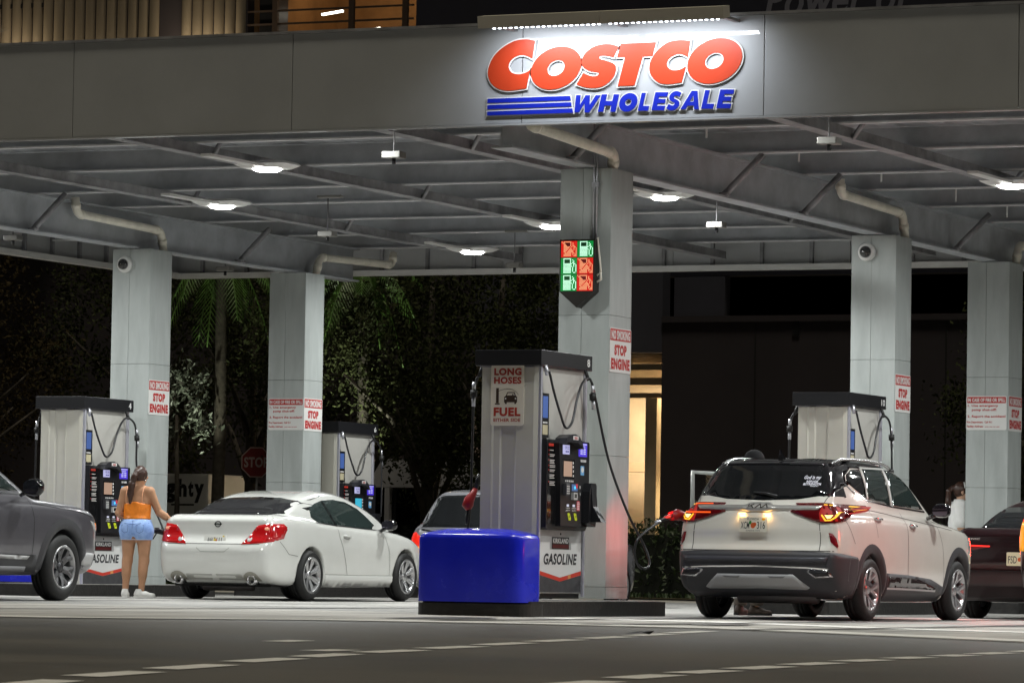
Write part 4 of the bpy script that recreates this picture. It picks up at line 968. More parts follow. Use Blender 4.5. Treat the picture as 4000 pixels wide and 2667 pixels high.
def handle(car, y, z, ax, m):
    c = car.at((y, z), ax); s_ = 1 if ax == 'right' else -1
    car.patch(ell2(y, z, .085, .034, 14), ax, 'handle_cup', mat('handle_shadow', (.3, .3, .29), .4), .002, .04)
    MB().tube([(c.x+s_*.01, y-.09, z+.012), (c.x+s_*.035, y-.06, z+.014), (c.x+s_*.035, y+.05, z+.004), (c.x+s_*.008, y+.09, z)], .012, 8).build('door_handle', m, car.t)

# ================= crossover details
c = kia
glass = [(0, 1.235), (.39, 1.247), (.66, 1.29), (.725, 1.33), (.735, 1.40), (.715, 1.49), (.67, 1.565), (.58, 1.605), (.3, 1.618), (0, 1.62)]
full = glass+[(-x, z) for x, z in glass[::-1][1:-1]]
rg = c.patch(full, 'rear', 'rear_window', GLASSD, .004, .06)
c.patch([(x*.62, 1.585+.022*math.cos(x)) for x in (-1, -.5, 0, .5, 1)]+[(.58, 1.66), (0, 1.69), (-.58, 1.66)], 'rear', 'roof_spoiler', BLACK_C, .014, .06)
lampR = [(.36, 1.115), (.42, 1.165), (.39, 1.203), (.68, 1.207), (.82, 1.2), (.875, 1.13), (.885, 1.03), (.84, 1.005), (.72, 1.0), (.55, 1.05)]
c.patch(lampR, 'rear', 'tail_lamp', LAMPD, .012, .05, True)
for s_, nm in ((1, 'right'), (-1, 'left')): c.patch([(.10, 1.01), (.22, 1.02), (.40, 1.105), (.63, 1.12), (.60, 1.155), (.45, 1.20), (.17, 1.205)], nm, 'tail_lamp', LAMPD, .012, .05)
GLOWY = emat('tail_glow_yellow', (1, .58, .03), 1.3); GLOWW = emat('tail_glow_white', (1, .85, .30), 2.0); GLOWO = emat('tail_glow_orange', (1, .10, .01), 1.2)
c.patch([(.70, 1.02), (.85, 1.02), (.872, 1.06), (.872, 1.19), (.70, 1.195), (.68, 1.1)], 'rear', 'lamp_reflector', emat('tail_reflector_red', (1, .015, .01), .35), .014, .05, True)
c.strip([(.70, 1.182), (.815, 1.178)], 'rear', .012, 'light_bar', GLOWY, .019, True); c.strip([(.838, 1.155), (.83, 1.06), (.80, 1.03), (.755, 1.028), (.71, 1.085)], 'rear', .016, 'light_blade', GLOWY, .019, True)
c.patch([(.74, 1.08), (.81, 1.08), (.795, 1.05), (.768, 1.045)], 'rear', 'lamp_bulb', GLOWW, .018, .04, True)
c.strip([(-.86, 1.185), (-.52, 1.185)], 'rear', .012, 'light_bar', GLOWO, .02); c.strip([(-.86, 1.10), (-.52, 1.10)], 'rear', .012, 'light_bar', GLOWO, .02)
bar = [(0, 1.203), (.11, 1.203), (.155, 1.174), (.69, 1.170), (.655, 1.136), (.15, 1.129), (.11, 1.118), (0, 1.118)]
c.patch(bar+[(-x, z) for x, z in bar[::-1][1:-1]], 'rear', 'chrome_bar', mat('satin_chrome', (.62, .61, .58), .32, .7), .02, .05)
for pl in ([(-.115, 1.14), (-.115, 1.182)], [(-.108, 1.155), (-.06, 1.182)], [(-.09, 1.163), (-.055, 1.14)], [(-.04, 1.14), (.005, 1.182)], [(.005, 1.182), (.03, 1.14)], [(.03, 1.14), (.075, 1.182)], [(.075, 1.182), (.10, 1.14)]): c.strip(pl, 'rear', .008, 'emblem_stroke', mat('emblem_edge', (.12, .12, .10), .2, .9), .0235)
plate_obj(c, -.03, .030, .982, .31, .155, [('XCM', -.135, -.045, -.04, .03, INK), ('316', .045, -.045, .135, .03, INK), ('FLORIDA', -.065, .045, .065, .068, INK), ('SUNSHINE STATE', -.075, -.07, .08, -.056, INK)], .08, None,
          [(-.0, -.01, .026, .03, mat('plate_orange', (.55, .1, .02), .5)), (.018, .0, .02, .022, mat('plate_orange', (.5, .1, .02), .5)), (-.03, .02, .014, .02, mat('plate_green', (.03, .2, .04), .5)), (.115, .055, .02, .014, mat('plate_sticker', (.7, .4, .02), .5))])
PLG = emat('plate_lamp', (1, .5, .12), 9.0)
for x in (-.17, .11):
    q = c.at((x, 1.095), 'rear', .008); MB().box((q.x-.035, q.y-.02, 1.088), (q.x+.035, q.y+.02, 1.10)).build('plate_lamp', PLG, c.t)
    L = bpy.data.lights.new('plate_light', 'AREA'); L.size = .06; L.energy = .22; L.color = (1, .55, .18); lo = bpy.data.objects.new('plate_light', L); link(lo, c.t); lo.location = (q.x, q.y-.03, 1.085)
bump = [(-.90, .245), (.90, .245), (.93, .665), (.85, .70), (.47, .713), (-.47, .713), (-.85, .70), (-.93, .665)]
c.patch(bump, 'rear', 'rear_bumper', PLAST, .008, .06)
for nm in ('right', 'left'): c.patch([(.0, .28), (.25, .235), (.56, .24), (.53, .52), (.545, .62), (.5, .66), (.1, .70), (0, .70)], nm, 'rear_bumper', PLAST, .0075, .05)
c.patch([(-.78, .60), (.78, .60), (.80, .655), (-.80, .655)], 'rear', 'bumper_step', mat('bumper_gloss', (.06, .06, .07), .25), .016, .06)
sk = [(0, .474), (.42, .476), (.575, .35), (.54, .333), (.3, .336), (0, .342)]
skid = c.patch(sk+[(-x, z) for x, z in sk[::-1][1:-1]], 'rear', 'skid_plate', SILV, .02, .05)
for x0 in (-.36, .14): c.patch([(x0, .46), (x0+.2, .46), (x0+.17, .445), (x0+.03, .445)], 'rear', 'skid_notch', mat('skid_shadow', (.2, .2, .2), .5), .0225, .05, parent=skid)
c.strip([(-.80, .535), (-.58, .548), (0, .56), (.58, .548), (.80, .535)], 'rear', .014, 'chrome_strip', CHROME, .018)
tr = [(.575, .53), (.80, .527), (.838, .455), (.66, .447), (.585, .50)]
c.patch(tr, 'rear', 'exhaust_trim', CHROME, .016, .05, True); c.patch([(.60, .517), (.785, .515), (.812, .468), (.672, .462), (.61, .498)], 'rear', 'exhaust_opening', BLACKP, .019, .05, True)
refl = [(.79, .905), (.825, .90), (.858, .847), (.875, .77), (.868, .75), (.81, .815)]
c.patch(refl, 'rear', 'bumper_reflector', mat('reflector_red', (.16, .006, .012), .2, coat=.4), .006, .04, True)
c.strip([(.69, 1.0), (.705, .88), (.706, .715)], 'rear', .007, 'panel_gap', SEAM, .0025, True); c.strip([(.69, 1.21), (.715, 1.30)], 'rear', .006, 'panel_gap', SEAM, .0025, True)
c.strip([(-.85, .716), (.85, .716)], 'rear', .008, 'panel_gap', SEAM, .003)
for nm in ('right', 'left'):
    c.patch([(.22, 1.28), (.40, 1.33), (.68, 1.40), (.76, 1.51), (1.0, 1.592), (1.3, 1.60), (1.3, 1.64), (.6, 1.64), (.42, 1.58)], nm, 'rear_pillar', BLACK_C, .003, .05)
    c.patch([(.72, 1.44), (.80, 1.52), (1.0, 1.575), (1.26, 1.588), (1.12, 1.275)], nm, 'quarter_window', GLASSD, .006, .06)
    c.patch([(1.36, 1.59), (1.96, 1.60), (1.80, 1.222), (1.16, 1.272)], nm, 'rear_door_window', GLASSG, .004, .06)
    c.patch([(2.06, 1.598), (2.25, 1.585), (2.45, 1.52), (2.62, 1.42), (2.88, 1.195), (1.88, 1.222)], nm, 'front_door_window', GLASSG, .004, .06)
    c.strip([(.66, 1.42), (.80, 1.34), (1.14, 1.255), (1.84, 1.208), (2.92, 1.175)], nm, .018, 'window_trim', CHROME, .004)
    c.strip([(1.31, 1.595), (1.15, 1.28)], nm, .03, 'window_frame', mat('frame_glare_grey', (.45, .47, .45), .3, coat=.4), .006); c.strip([(2.01, 1.60), (1.84, 1.215)], nm, .05, 'window_frame', MATS['frame_glare_grey'], .006); c.strip([(1.3, 1.60), (2.3, 1.61)], nm, .02, 'window_frame', MATS['frame_glare_grey'], .006)  # pale tone paints glare on the dark pillar and window frames
    c.strip([(.70, 1.18), (1.55, 1.127), (2.68, 1.042), (3.43, .983)], nm, .006, 'panel_gap', SEAM)
    c.strip([(2.04, 1.15), (2.03, .95), (2.0, .68), (2.02, .45)], nm, .007, 'panel_gap', SEAM); c.strip([(1.085, 1.16), (1.10, .96), (1.11, .87)], nm, .006, 'panel_gap', SEAM); c.strip([(2.93, 1.1), (3.08, .81), (3.137, .40)], nm, .006, 'panel_gap', SEAM)
    c.strip([(.30, 1.03), (.45, .80)], nm, .006, 'panel_gap', SEAM)
    arc_ring(c, .928, .335, .375, .47, -15, 195, 'arch_cladding', PLAST, ax=nm); arc_ring(c, 3.61, .335, .375, .47, -8, 195, 'arch_cladding', PLAST, ax=nm)
    c.patch([(1.38, .505), (2.0, .49), (2.7, .45), (3.13, .37), (3.16, .22), (1.38, .22)], nm, 'sill_cladding', PLAST, .012, .07)
    c.patch([(1.42, .47), (2.3, .45), (2.9, .36), (2.85, .335), (1.42, .36)], nm, 'door_insert', mat('dark_gloss_insert', (.05, .04, .04), .12, .4, coat=.5), .016, .06)
    c.strip([(1.40, .352), (2.0, .345), (2.9, .33)], nm, .02, 'sill_trim', SILV, .02)
    handle(c, 1.19, 1.06, nm, CHROME); handle(c, 2.19, 1.005, nm, CHROME)
mirror_obj(c, (1.03, 2.78, 1.19), 1, BLACK_C, .20, .155); 
for s_ in (-1, 1):
    q = [c.at((s_*.60, y), 'top') for y in (.62, .9, 1.5, 2.1, 2.35)]; pts = [q[0]+Vector((0, 0, .01))]+[p+Vector((0, 0, .045)) for p in q[1:-1]]+[q[-1]+Vector((0, 0, .005))]
    rr = MB().tube(cat_open([tuple(p) for p in pts], 4), .017, 8).build('roof_rail', mat('satin_silver', (.6, .6, .6), .25, .9), c.t)
    for p in (q[0], q[-1]): MB().box((p.x-.02, p.y-.06, p.z-.02), (p.x+.02, p.y+.06, p.z+.02), None, .008).build('rail_foot', BLACKP, rr)
p = c.at((0, .74), 'top'); MB().add([(0, .12, 0), (-.03, -.05, 0), (.03, -.05, 0), (0, -.045, .12), (0, -.08, .115)], [(0, 1, 4, 3), (0, 3, 4, 2), (1, 2, 4), (0, 2, 1)], Matrix.Translation(p-Vector((0, 0, .006)))).build('shark_fin_antenna', BLACK_C, c.t)
w0 = c.at((.16, 1.27), 'rear', .012); w1 = c.at((-.11, 1.305), 'rear', .02); MB().tube([w0, w0.lerp(w1, .5)+Vector((0, -.012, .01)), w1], [.018, .014, .009], 8).build('rear_wiper', BLACKP, c.t)
# stickers on the rear window
def rear_text(s, x0, z0, x1, z1, y_off, m, bold=.01, shear=0):
    v, f = text_mesh(s, bold, shear); a = min(q[0] for q in v); b = max(q[0] for q in v); cc = min(q[1] for q in v); e = max(q[1] for q in v)
    V = []
    for q in v:
        X = x0+(q[0]-a)/(b-a)*(x1-x0); Z = z0+(q[1]-cc)/(e-cc)*(z1-z0); V.append(tuple(c.at((X, Z), 'rear', y_off)))
    MB().add(V, f).build('window_sticker', m, rg)
STK = mat('sticker_white', (.75, .75, .8), .5, emit=(.7, .7, 1), estr=.15)
rear_text('God is my', .40, 1.445, .585, 1.495, .0075, STK, .02, .25); rear_text('REFUGE', .435, 1.42, .56, 1.443, .0075, STK, .03); rear_text('&STRENGTH', .405, 1.392, .60, 1.417, .0075, STK, .03); rear_text('PSALM 46:1', .49, 1.378, .575, 1.389, .0075, STK, .02)
# underside: muffler, axle
MB().tube([(-.32, .40, .26), (.55, .40, .26)], [.085, .085], 14).build('muffler', MUFF, c.t); MB().tube([(-.75, .93, .30), (.75, .93, .30)], .05, 10).build('rear_axle', MUFF, c.t)
MB().box((-.75, .35, .23), (.75, 4.1, .30)).build('underbody', WELL, c.t)
src = wheel_src('wheel', .335, .215, .222, 'y5')
add_wheels(c, src, [(.83, .928, .335, 1, 0), (-.83, .928, .335, -1, 0), (.83, 3.61, .335, 1, 0), (-.83, 3.61, .335, -1, 0)]); drop(src)
L = bpy.data.lights.new('tail_light', 'AREA'); L.energy = 3.0; L.size = .12; L.spread = R(75); L.color = (1, .03, .015); lo = bpy.data.objects.new('tail_light', L); link(lo, c.t); lo.location = (-.98, .0, 1.1); lo.rotation_euler = Vector((-.72, .62, -.35)).to_track_quat('-Z', 'Y').to_euler()
# opened driver's door
dr = bpy.data.objects.new('open_front_door', None); link(dr, c.t); dr.location = (-.93, 3.0, 0); dr.rotation_euler = (0, 0, R(-52)); dr.empty_display_size = .1
MB().box((-.04, -1.0, .42), (.03, -.02, 1.12), None, .02).build('door_skin', WHITE_C, dr)
MB().tube([(0, -.02, 1.12), (0, -.35, 1.42), (0, -.6, 1.56), (0, -1.0, 1.58), (.0, -1.0, 1.1)], .028, 6).build('window_frame', MATS['frame_glare_grey'], dr)
MB().poly([[(-.05, 1.13), (-.36, 1.41), (-.6, 1.55), (-.97, 1.56), (-.97, 1.13)]], -.004, .004, frame((0, 0, 0), (0, 1, 0), (0, 0, 1))).build('door_glass', mat('clear_glass', (.9, .95, .93), .02, 0, trans=1.0, alpha=.35), dr)
MB().lathe([(.07, -.08), (.1, -.03), (.1, .05), (.06, .09), (.01, .1)], 14, Matrix.Translation((-.17, -.2, 1.17)) @ Matrix.Rotation(R(90), 4, 'X')).build('door_mirror', mat('satin_silver'), dr)
# refuelling nozzle in the filler
nz = thing('fuel_nozzle', 'red fuel nozzle plugged into the white crossover', 'nozzle', (1.085, -.24, 1.035), R(-8))
MB().tube([(-.02, -.42, -.07), (-.01, -.36, -.055)], [.02, .02], 10).build('swivel', ALU, nz); MB().tube([(-.01, -.36, -.055), (0, -.2, -.01), (0, -.12, .01)], [.018, .026, .028], 10).build('grip', BLACKP, nz)
MB().tube([(0, -.14, .0), (.0, -.02, .02), (.02, .1, .0), (.04, .16, -.03)], [.045, .06, .05, .03], 12).build('splash_guard', NOZ, nz)
MB().tube([(0, -.1, -.05), (0, .0, -.08), (0, .06, -.03)], .008, 6).build('lever', BLACKP, nz)

# ================= coupe details
c = nis
lampN = [(.40, .70), (.585, .94), (.74, .965), (.81, .94), (.845, .90), (.85, .78), (.80, .735), (.7, .72)]
c.patch(lampN, 'rear', 'tail_lamp', LAMPR, .008, .05, True)
c.patch([(.06, .76), (.20, .755), (.30, .80), (.43, .925), (.37, .965), (.16, .96)], 'right', 'tail_lamp', LAMPR, .008, .05)
c.patch(ell2(.50, .765, .035, .035, 18), 'rear', 'reverse_lamp', mat('clear_lamp', (.6, .6, .6), .1, coat=.5), .011, .03, True)
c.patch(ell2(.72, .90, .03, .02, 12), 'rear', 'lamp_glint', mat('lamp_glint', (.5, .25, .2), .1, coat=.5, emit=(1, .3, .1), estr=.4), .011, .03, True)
g = [(0, 1.082), (.45, 1.082), (.64, 1.10), (.685, 1.16), (.655, 1.225), (.58, 1.275), (.33, 1.312), (0, 1.322)]
c.patch(g+[(-x, z) for x, z in g[::-1][1:-1]], 'rear', 'rear_window', mat('coupe_rear_glass', (.02, .02, .022), .05, coat=.5, spec=.8), .004, .05)
sg = [(1.30, 1.17), (1.5, 1.245), (1.745, 1.29), (2.09, 1.31), (2.42, 1.285), (2.67, 1.205), (3.0, .995), (2.86, .94), (1.84, .98), (1.36, 1.0), (1.26, 1.07)]
for nm in ('right', 'left'):
    c.patch(sg, nm, 'side_window', GLASSG, .004, .05); c.strip([(1.74, 1.285), (1.76, 1.12), (1.80, .985)], nm, .05, 'window_pillar', BLACKG, .006)
    c.strip([(1.26, 1.0), (1.84, .968), (2.95, .93)], nm, .014, 'window_trim', BLACKG, .004)
    c.strip([(1.77, .965), (1.78, .81), (1.93, .5), (2.04, .275), (3.07, .27), (3.15, .33)], nm, .007, 'panel_gap', SEAM); c.strip([(3.02, .93), (3.16, .62), (3.2, .34)], nm, .006, 'panel_gap', SEAM)
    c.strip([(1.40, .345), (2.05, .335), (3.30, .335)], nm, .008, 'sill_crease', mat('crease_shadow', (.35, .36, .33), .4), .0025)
    c.strip([(.24, .745), (.33, .67), (.42, .585), (.62, .565)], nm, .006, 'panel_gap', SEAM)
    c.patch([(1.39, .33), (3.28, .33), (3.30, .2), (1.42, .19)], nm, 'side_skirt', WHITE_N, .018, .08)
    handle(c, 1.97, .825, nm, WHITE_N)
c.strip([(.60, 1.29), (.565, 1.36)], 'rear', .006, 'roof_gap', SEAM, .003, True)
mirror_obj(c, (.98, 2.98, 1.0), 1, BLACKG, .2, .14); mirror_obj(c, (-.98, 2.98, 1.0), -1, BLACKG, .2, .14)
plate_obj(c, .0, .068, .745, .31, .155, [('ANI', -.11, -.03, -.035, .04, INK), ('T', -.02, -.03, .01, .04, mat('plate_brown', (.2, .08, .02), .5)), ('111', .025, -.03, .10, .04, INK)], .22, mat('plate_pale', (.66, .66, .62), .45),
          [(.0, -.005, .018, .03, mat('plate_yellow', (.65, .5, .03), .5)), (.02, .0, .014, .02, mat('plate_orange')), (.12, .055, .014, .01, mat('plate_yellow')), (.02, -.06, .06, .004, mat('plate_green'))])
q = c.at((.015, .955), 'rear', .004); M = frame(q, (1, 0, 0), (0, .12, 1)); b_ = MB().poly([ell2(0, 0, .045, .04, 22), ell2(0, 0, .034, .03, 22)[::-1]], 0, .008, M).build('badge', CHROME, c.t); MB().box((-.052, -.006, .001), (.052, .006, .01), M).build('badge_bar', mat('emblem_edge'), b_)
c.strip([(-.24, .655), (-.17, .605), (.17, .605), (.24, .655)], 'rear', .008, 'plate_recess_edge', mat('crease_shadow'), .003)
c.strip([(-.66, .705), (.66, .705)], 'rear', .006, 'panel_gap', SEAM, .0025)
c.strip([(.7, .97), (.72, 1.06)], 'rear', .005, 'panel_gap', SEAM, .0025, True)
c.patch([(.03, .325), (.40, .325), (.43, .258), (.05, .258)], 'rear', 'diffuser_vent', mat('diffuser_grey', (.36, .36, .33), .5), .006, .05, True)
for s_ in (-1, 1):
    arch = [(s_*(.53+.12*math.cos(a)), .25+.11*math.sin(a)) for a in (math.pi*k/10 for k in range(11))]
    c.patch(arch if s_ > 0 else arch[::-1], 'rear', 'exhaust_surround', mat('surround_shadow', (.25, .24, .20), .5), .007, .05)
    MB().lathe([(.05, 0), (.062, .01), (.066, .1), (.06, .18), (.05, .18), (.05, .02)], 20, Matrix.Translation((s_*.53, .24, .255)) @ Matrix.Rotation(R(90), 4, 'X'), False).build('exhaust_tip', CHROME, c.t)
    MB().lathe([(.05, 0), (.002, 0)], 16, Matrix.Translation((s_*.53, .15, .255)) @ Matrix.Rotation(R(90), 4, 'X'), False).build('exhaust_pipe', BLACKM, c.t)
MB().box((-.7, .3, .17), (.7, 4.2, .26)).build('underbody', WELL, c.t); MB().tube([(-.35, .45, .2), (.35, .45, .2)], .09, 12).build('muffler', MUFF, c.t)
src = wheel_src('wheel', .325, .215, .225, 'coupe')
add_wheels(c, src, [(.80, 1.0, .325, 1, 0), (-.80, 1.0, .325, -1, 0), (.80, 3.675, .325, 1, 0), (-.80, 3.675, .325, -1, 0)]); drop(src)
nz = thing('fuel_nozzle', 'black fuel nozzle held at the white coupe', 'nozzle', (-8.95, 6.45, .86), R(-10))
MB().tube([(-.15, -.2, -.12), (-.06, -.08, -.02), (.0, 0, .03)], [.018, .024, .028], 10).build('hose_end', BLACKP, nz); MB().tube([(0, 0, .03), (.1, .06, .02), (.17, .1, -.02)], [.035, .045, .025], 12).build('splash_guard', BLACKP, nz); MB().tube([(-.05, -.06, -.08), (.03, .0, -.08), (.06, .03, -.01)], .009, 6).build('lever', BLACKM, nz)

# ================= other vehicles
GREY_C = mat('grey_metallic_paint', (.115, .11, .125), .28, .4, coat=.8, noise=.05, nscale=4)
S_low = [(.15, .35), (.0, .6), (.03, .9), (.1, 1.1), (.4, 1.17), (2, 1.17), (3.3, 1.16), (3.9, 1.13), (4.5, 1.08), (4.82, 1.0), (4.95, .85), (5.0, .65), (4.95, .45), (4.75, .33), (4.3, .3), (2, .28), (.5, .3), (.15, .35)]
S_cab = [(.1, 1.1), (.25, 1.4), (.5, 1.7), (1.0, 1.79), (1.9, 1.80), (2.4, 1.75), (2.85, 1.52), (3.45, 1.16), (3.3, 1.0), (1, .95), (.2, 1.0), (.1, 1.1)]
S_wl = [(.2, .88), (.4, .93), (.6, .965), (.9, .97), (1.05, .945), (1.15, .90), (1.25, .85)]; S_wc = [(.9, .93), (1.15, .90), (1.3, .85), (1.5, .78), (1.7, .70), (1.85, .6)]
S_pl = [(-.1, .85), (0, .88), (.2, .95), (.6, 1), (3, 1), (4.2, 1), (4.55, .975), (4.8, .92), (4.95, .83), (5.05, .7)]; S_pc = [(0, .9), (.5, .96), (1.5, 1), (3.5, .95)]
suv_fn = carfn(S_low, S_cab, S_wl, S_wc, S_pl, S_pc, [(1.1, .385), (4.0, .385)], .45, wellx=.6)
SUVLOC = (-7.97, -3.1, G(-8))
suv = Car('grey_suv', 'dark grey SUV cut off by the left edge of the picture', 'car', suv_fn, (-1.05, -.08, .2), (1.05, 5.1, 1.9), .032, GREY_C, SUVLOC, R(-.5))
c = suv
for nm in ('right', 'left'):
    c.patch([(1.9, 1.68), (2.2, 1.66), (2.7, 1.50), (3.18, 1.235), (1.9, 1.235)], nm, 'front_door_window', GLASSG, .004, .06); c.patch([(.5, 1.6), (1.0, 1.69), (1.8, 1.69), (1.8, 1.235), (.5, 1.26)], nm, 'rear_door_window', GLASSG, .004, .06)
    c.strip([(.4, 1.215), (3.25, 1.205)], nm, .022, 'window_trim', CHROME, .005)
    c.strip([(3.30, 1.15), (3.33, .9), (3.31, .5)], nm, .007, 'panel_gap', SEAM); c.strip([(1.85, 1.2), (1.85, .5)], nm, .007, 'panel_gap', SEAM)
    c.strip([(3.35, 1.10), (4.3, 1.03), (4.72, .965)], nm, .007, 'panel_gap', SEAM)
    arc_ring(c, 4.0, .385, .44, .56, -12, 192, 'arch_cladding', PLAST, ax=nm); arc_ring(c, 1.1, .385, .44, .56, -12, 192, 'arch_cladding', PLAST, ax=nm)
    c.patch([(1.65, .55), (3.40, .52), (3.45, .33), (1.65, .33)], nm, 'sill_cladding', PLAST, .014, .08); c.patch([(1.7, .535), (3.25, .51), (3.2, .47), (1.7, .49)], nm, 'sill_trim', SILV, .018, .08); c.patch([(1.7, .40), (3.2, .39), (3.2, .34), (1.7, .34)], nm, 'side_step', mat('step_grey', (.22, .22, .23), .5), .02, .08)
    c.patch([(4.42, .42), (4.75, .40), (4.8, .55), (4.55, .56)], nm, 'front_bumper_corner', SILV, .008, .05)
    c.patch([(4.62, .93), (4.80, .90), (4.88, .82), (4.80, .80)], nm, 'headlamp', mat('headlamp_glass', (.45, .45, .45), .08, coat=.6), .006, .04); c.patch([(4.80, .905), (4.855, .88), (4.86, .82), (4.83, .83)], nm, 'side_marker', mat('amber_lens', (.7, .2, .03), .15, coat=.5, emit=(1, .3, .05), estr=.25), .009, .03)
    handle(c, 2.05, 1.0, nm, GREY_C)
mirror_obj(c, (1.10, 3.08, 1.28), 1, BLACKG, .24, .2); mirror_obj(c, (-1.10, 3.08, 1.28), -1, BLACKG, .24, .2)
c.patch([(-.6, 1.25), (.6, 1.25), (.72, 1.3), (.62, 1.62), (-.62, 1.62), (-.72, 1.3)], 'rear', 'rear_window', GLASSD, .004, .08); c.patch([(.55, .95), (.92, .97), (.92, 1.12), (.6, 1.12)], 'rear', 'tail_lamp', LAMPR, .01, .06, True); c.patch([(-.85, .36), (.85, .36), (.85, .6), (-.85, .6)], 'rear', 'rear_bumper', PLAST, .01, .08)
c.patch([(-.72, 1.22), (.72, 1.22), (.62, 1.62), (-.62, 1.62)], 'front', 'windscreen', GLASSD, .004, .08); c.patch([(-.5, .6), (.5, .6), (.55, .88), (-.55, .88)], 'front', 'grille', BLACKP, .01, .08); plate_obj(c, 0, -.02, .78, .31, .155, [], .0)
src = wheel_src('wheel', .385, .245, .245, 'dark')
add_wheels(c, src, [(.85, 4.0, .385, 1, 0), (-.85, 4.0, .385, -1, 0), (.85, 1.1, .385, 1, 0), (-.85, 1.1, .385, -1, 0)]); drop(src)
MB().box((-.8, .4, .3), (.8, 4.6, .36)).build('underbody', WELL, c.t)

BLK_C = mat('black_sedan_paint', (.013, .004, .005), .16, coat=.35, spec=.35)
V_low = [(.2, .25), (.05, .4), (.0, .6), (.02, .75), (.06, .9), (.10, 1.0), (.3, 1.06), (.8, 1.04), (2, .98), (3.2, .95), (3.9, .87), (4.4, .72), (4.62, .55), (4.6, .35), (4.4, .24), (2, .2), (.5, .2), (.2, .25)]
V_cab = [(.45, 1.0), (.7, 1.10), (1.1, 1.27), (1.5, 1.385), (1.9, 1.42), (2.3, 1.40), (2.7, 1.29), (3.3, 1.0), (3.2, .9), (1, .85), (.45, 1.0)]
civ_fn = carfn(V_low, V_cab, N_wl, N_wc, N_pl, N_pc, [(.95, .325), (3.69, .325)], .365)
CIVLOC = (2.9, 5.55, G(2.9)); civ = Car('black_sedan', 'black sedan with lit red tail lamps ahead of the white crossover', 'car', civ_fn, (-1.0, -.08, .1), (1.0, 4.75, 1.5), .032, BLK_C, CIVLOC, R(-1.0))
c = civ
TLR = emat('sedan_tail_red', (1, .02, .012), 2.2)
for s_ in (1, -1):
    c.patch([(s_*x, z) for x, z in ([(.30, .845), (.78, .88), (.85, .84), (.82, .78), (.5, .80)])][::s_], 'rear', 'tail_lamp', LAMPD, .008, .05); c.strip([(s_*.32, .84), (s_*.55, .845), (s_*.80, .85)], 'rear', .014, 'light_bar', TLR, .013)
    c.patch(ell2(s_*.76, .755, .03, .022, 12), 'rear', 'lamp_bulb', emat('sedan_bulb', (1, .55, .2), 7.0), .012, .03); c.patch([(s_*x, z) for x, z in [(.62, .43), (.82, .43), (.82, .41), (.62, .41)]][::s_], 'rear', 'bumper_reflector', emat('reflector_lit', (1, .02, .02), .7), .008, .05)
L = bpy.data.lights.new('brake_light', 'AREA'); L.size = .25; L.energy = 16.0; L.color = (1, .04, .02); lo = bpy.data.objects.new('brake_light', L); link(lo, c.t); lo.location = (-.5, -.12, .85); lo.rotation_euler = (R(-90), 0, 0)
g = [(0, 1.06), (.5, 1.06), (.66, 1.09), (.67, 1.16), (.6, 1.26), (.5, 1.31), (0, 1.33)]; c.patch(g+[(-x, z) for x, z in g[::-1][1:-1]], 'rear', 'rear_window', GLASSD, .004, .06)
for nm in ('right', 'left'): c.patch([(.95, 1.08), (1.3, 1.2), (1.8, 1.30), (2.3, 1.28), (2.7, 1.17), (3.0, 1.0), (1.1, 1.0)], nm, 'side_window', GLASSD, .004, .06)
plate_obj(c, .06, -.02, .70, .31, .155, [('FSD', -.135, -.05, -.03, .035, INK)], .05, mat('plate_lit', (.66, .62, .42), .45), [(0, -.005, .02, .025, mat('plate_orange'))])
q = MB(); put_text(q, 'CIVIC', frame((0, .058, 0), (1, 0, 0), (0, 0, 1)), -.60, .918, -.45, .938, 0, .005); q.build('model_lettering', CHROME, c.t)
c.strip([(-.8, .56), (.8, .56)], 'rear', .01, 'panel_gap', SEAM, .003)
src = wheel_src('wheel', .325, .215, .22, 'plain'); add_wheels(c, src, [(.80, .95, .325, 1, 0), (-.80, .95, .325, -1, 0), (.80, 3.69, .325, 1, 0), (-.80, 3.69, .325, -1, 0)])

SIL_C = mat('silver_paint', (.24, .24, .26), .25, .3, coat=.7)
q_fn = carfn(ysc(K_low), ysc(K_cab), K_wl, K_wc, ysc(K_pl), ysc(K_pc), [(.91*KS, .335), (3.54*KS, .335)], .385)
far = Car('silver_suv', 'silver SUV with red tail lamps seen past the blue guard', 'car', q_fn, (-1.0, -.08, .1), (1.0, 4.7, 1.8), .04, SIL_C, (-7.6, 12.9, G(-8)-.1), R(-1))
c = far
g = [(0, 1.06), (.5, 1.06), (.72, 1.10), (.73, 1.30), (.66, 1.5), (.5, 1.58), (0, 1.6)]; c.patch(g+[(-x, z) for x, z in g[::-1][1:-1]], 'rear', 'rear_window', GLASSD, .004, .08)
for s_ in (1, -1):
    c.patch([(s_*x, z) for x, z in [(.62, .78), (.88, .80), (.87, 1.02), (.74, 1.06), (.64, .98)]][::s_], 'rear', 'tail_lamp', mat('tail_lamp_lit', (.4, .01, .01), .15, coat=.5, emit=(1, .03, .01), estr=.7), .01, .05); c.patch([(s_*x, z) for x, z in [(.66, .79), (.87, .80), (.87, .86), (.66, .86)]][::s_], 'rear', 'indicator', mat('amber_lit', (.7, .2, .03), .15, emit=(1, .35, .05), estr=.7), .013, .05)
    for ax in ('right', 'left'): c.patch([(.8, 1.5), (2.2, 1.5), (2.8, 1.2), (.8, 1.25)], ax, 'side_window', GLASSD, .004, .08)
MB().box((-.26, -.05, .7), (.26, .08, .84)).build('number_plate', PLATE, c.t)
add_wheels(c, src, [(.79, .928, .335, 1, 0), (-.79, .928, .335, -1, 0), (.79, 3.61, .335, 1, 0), (-.79, 3.61, .335, -1, 0)])
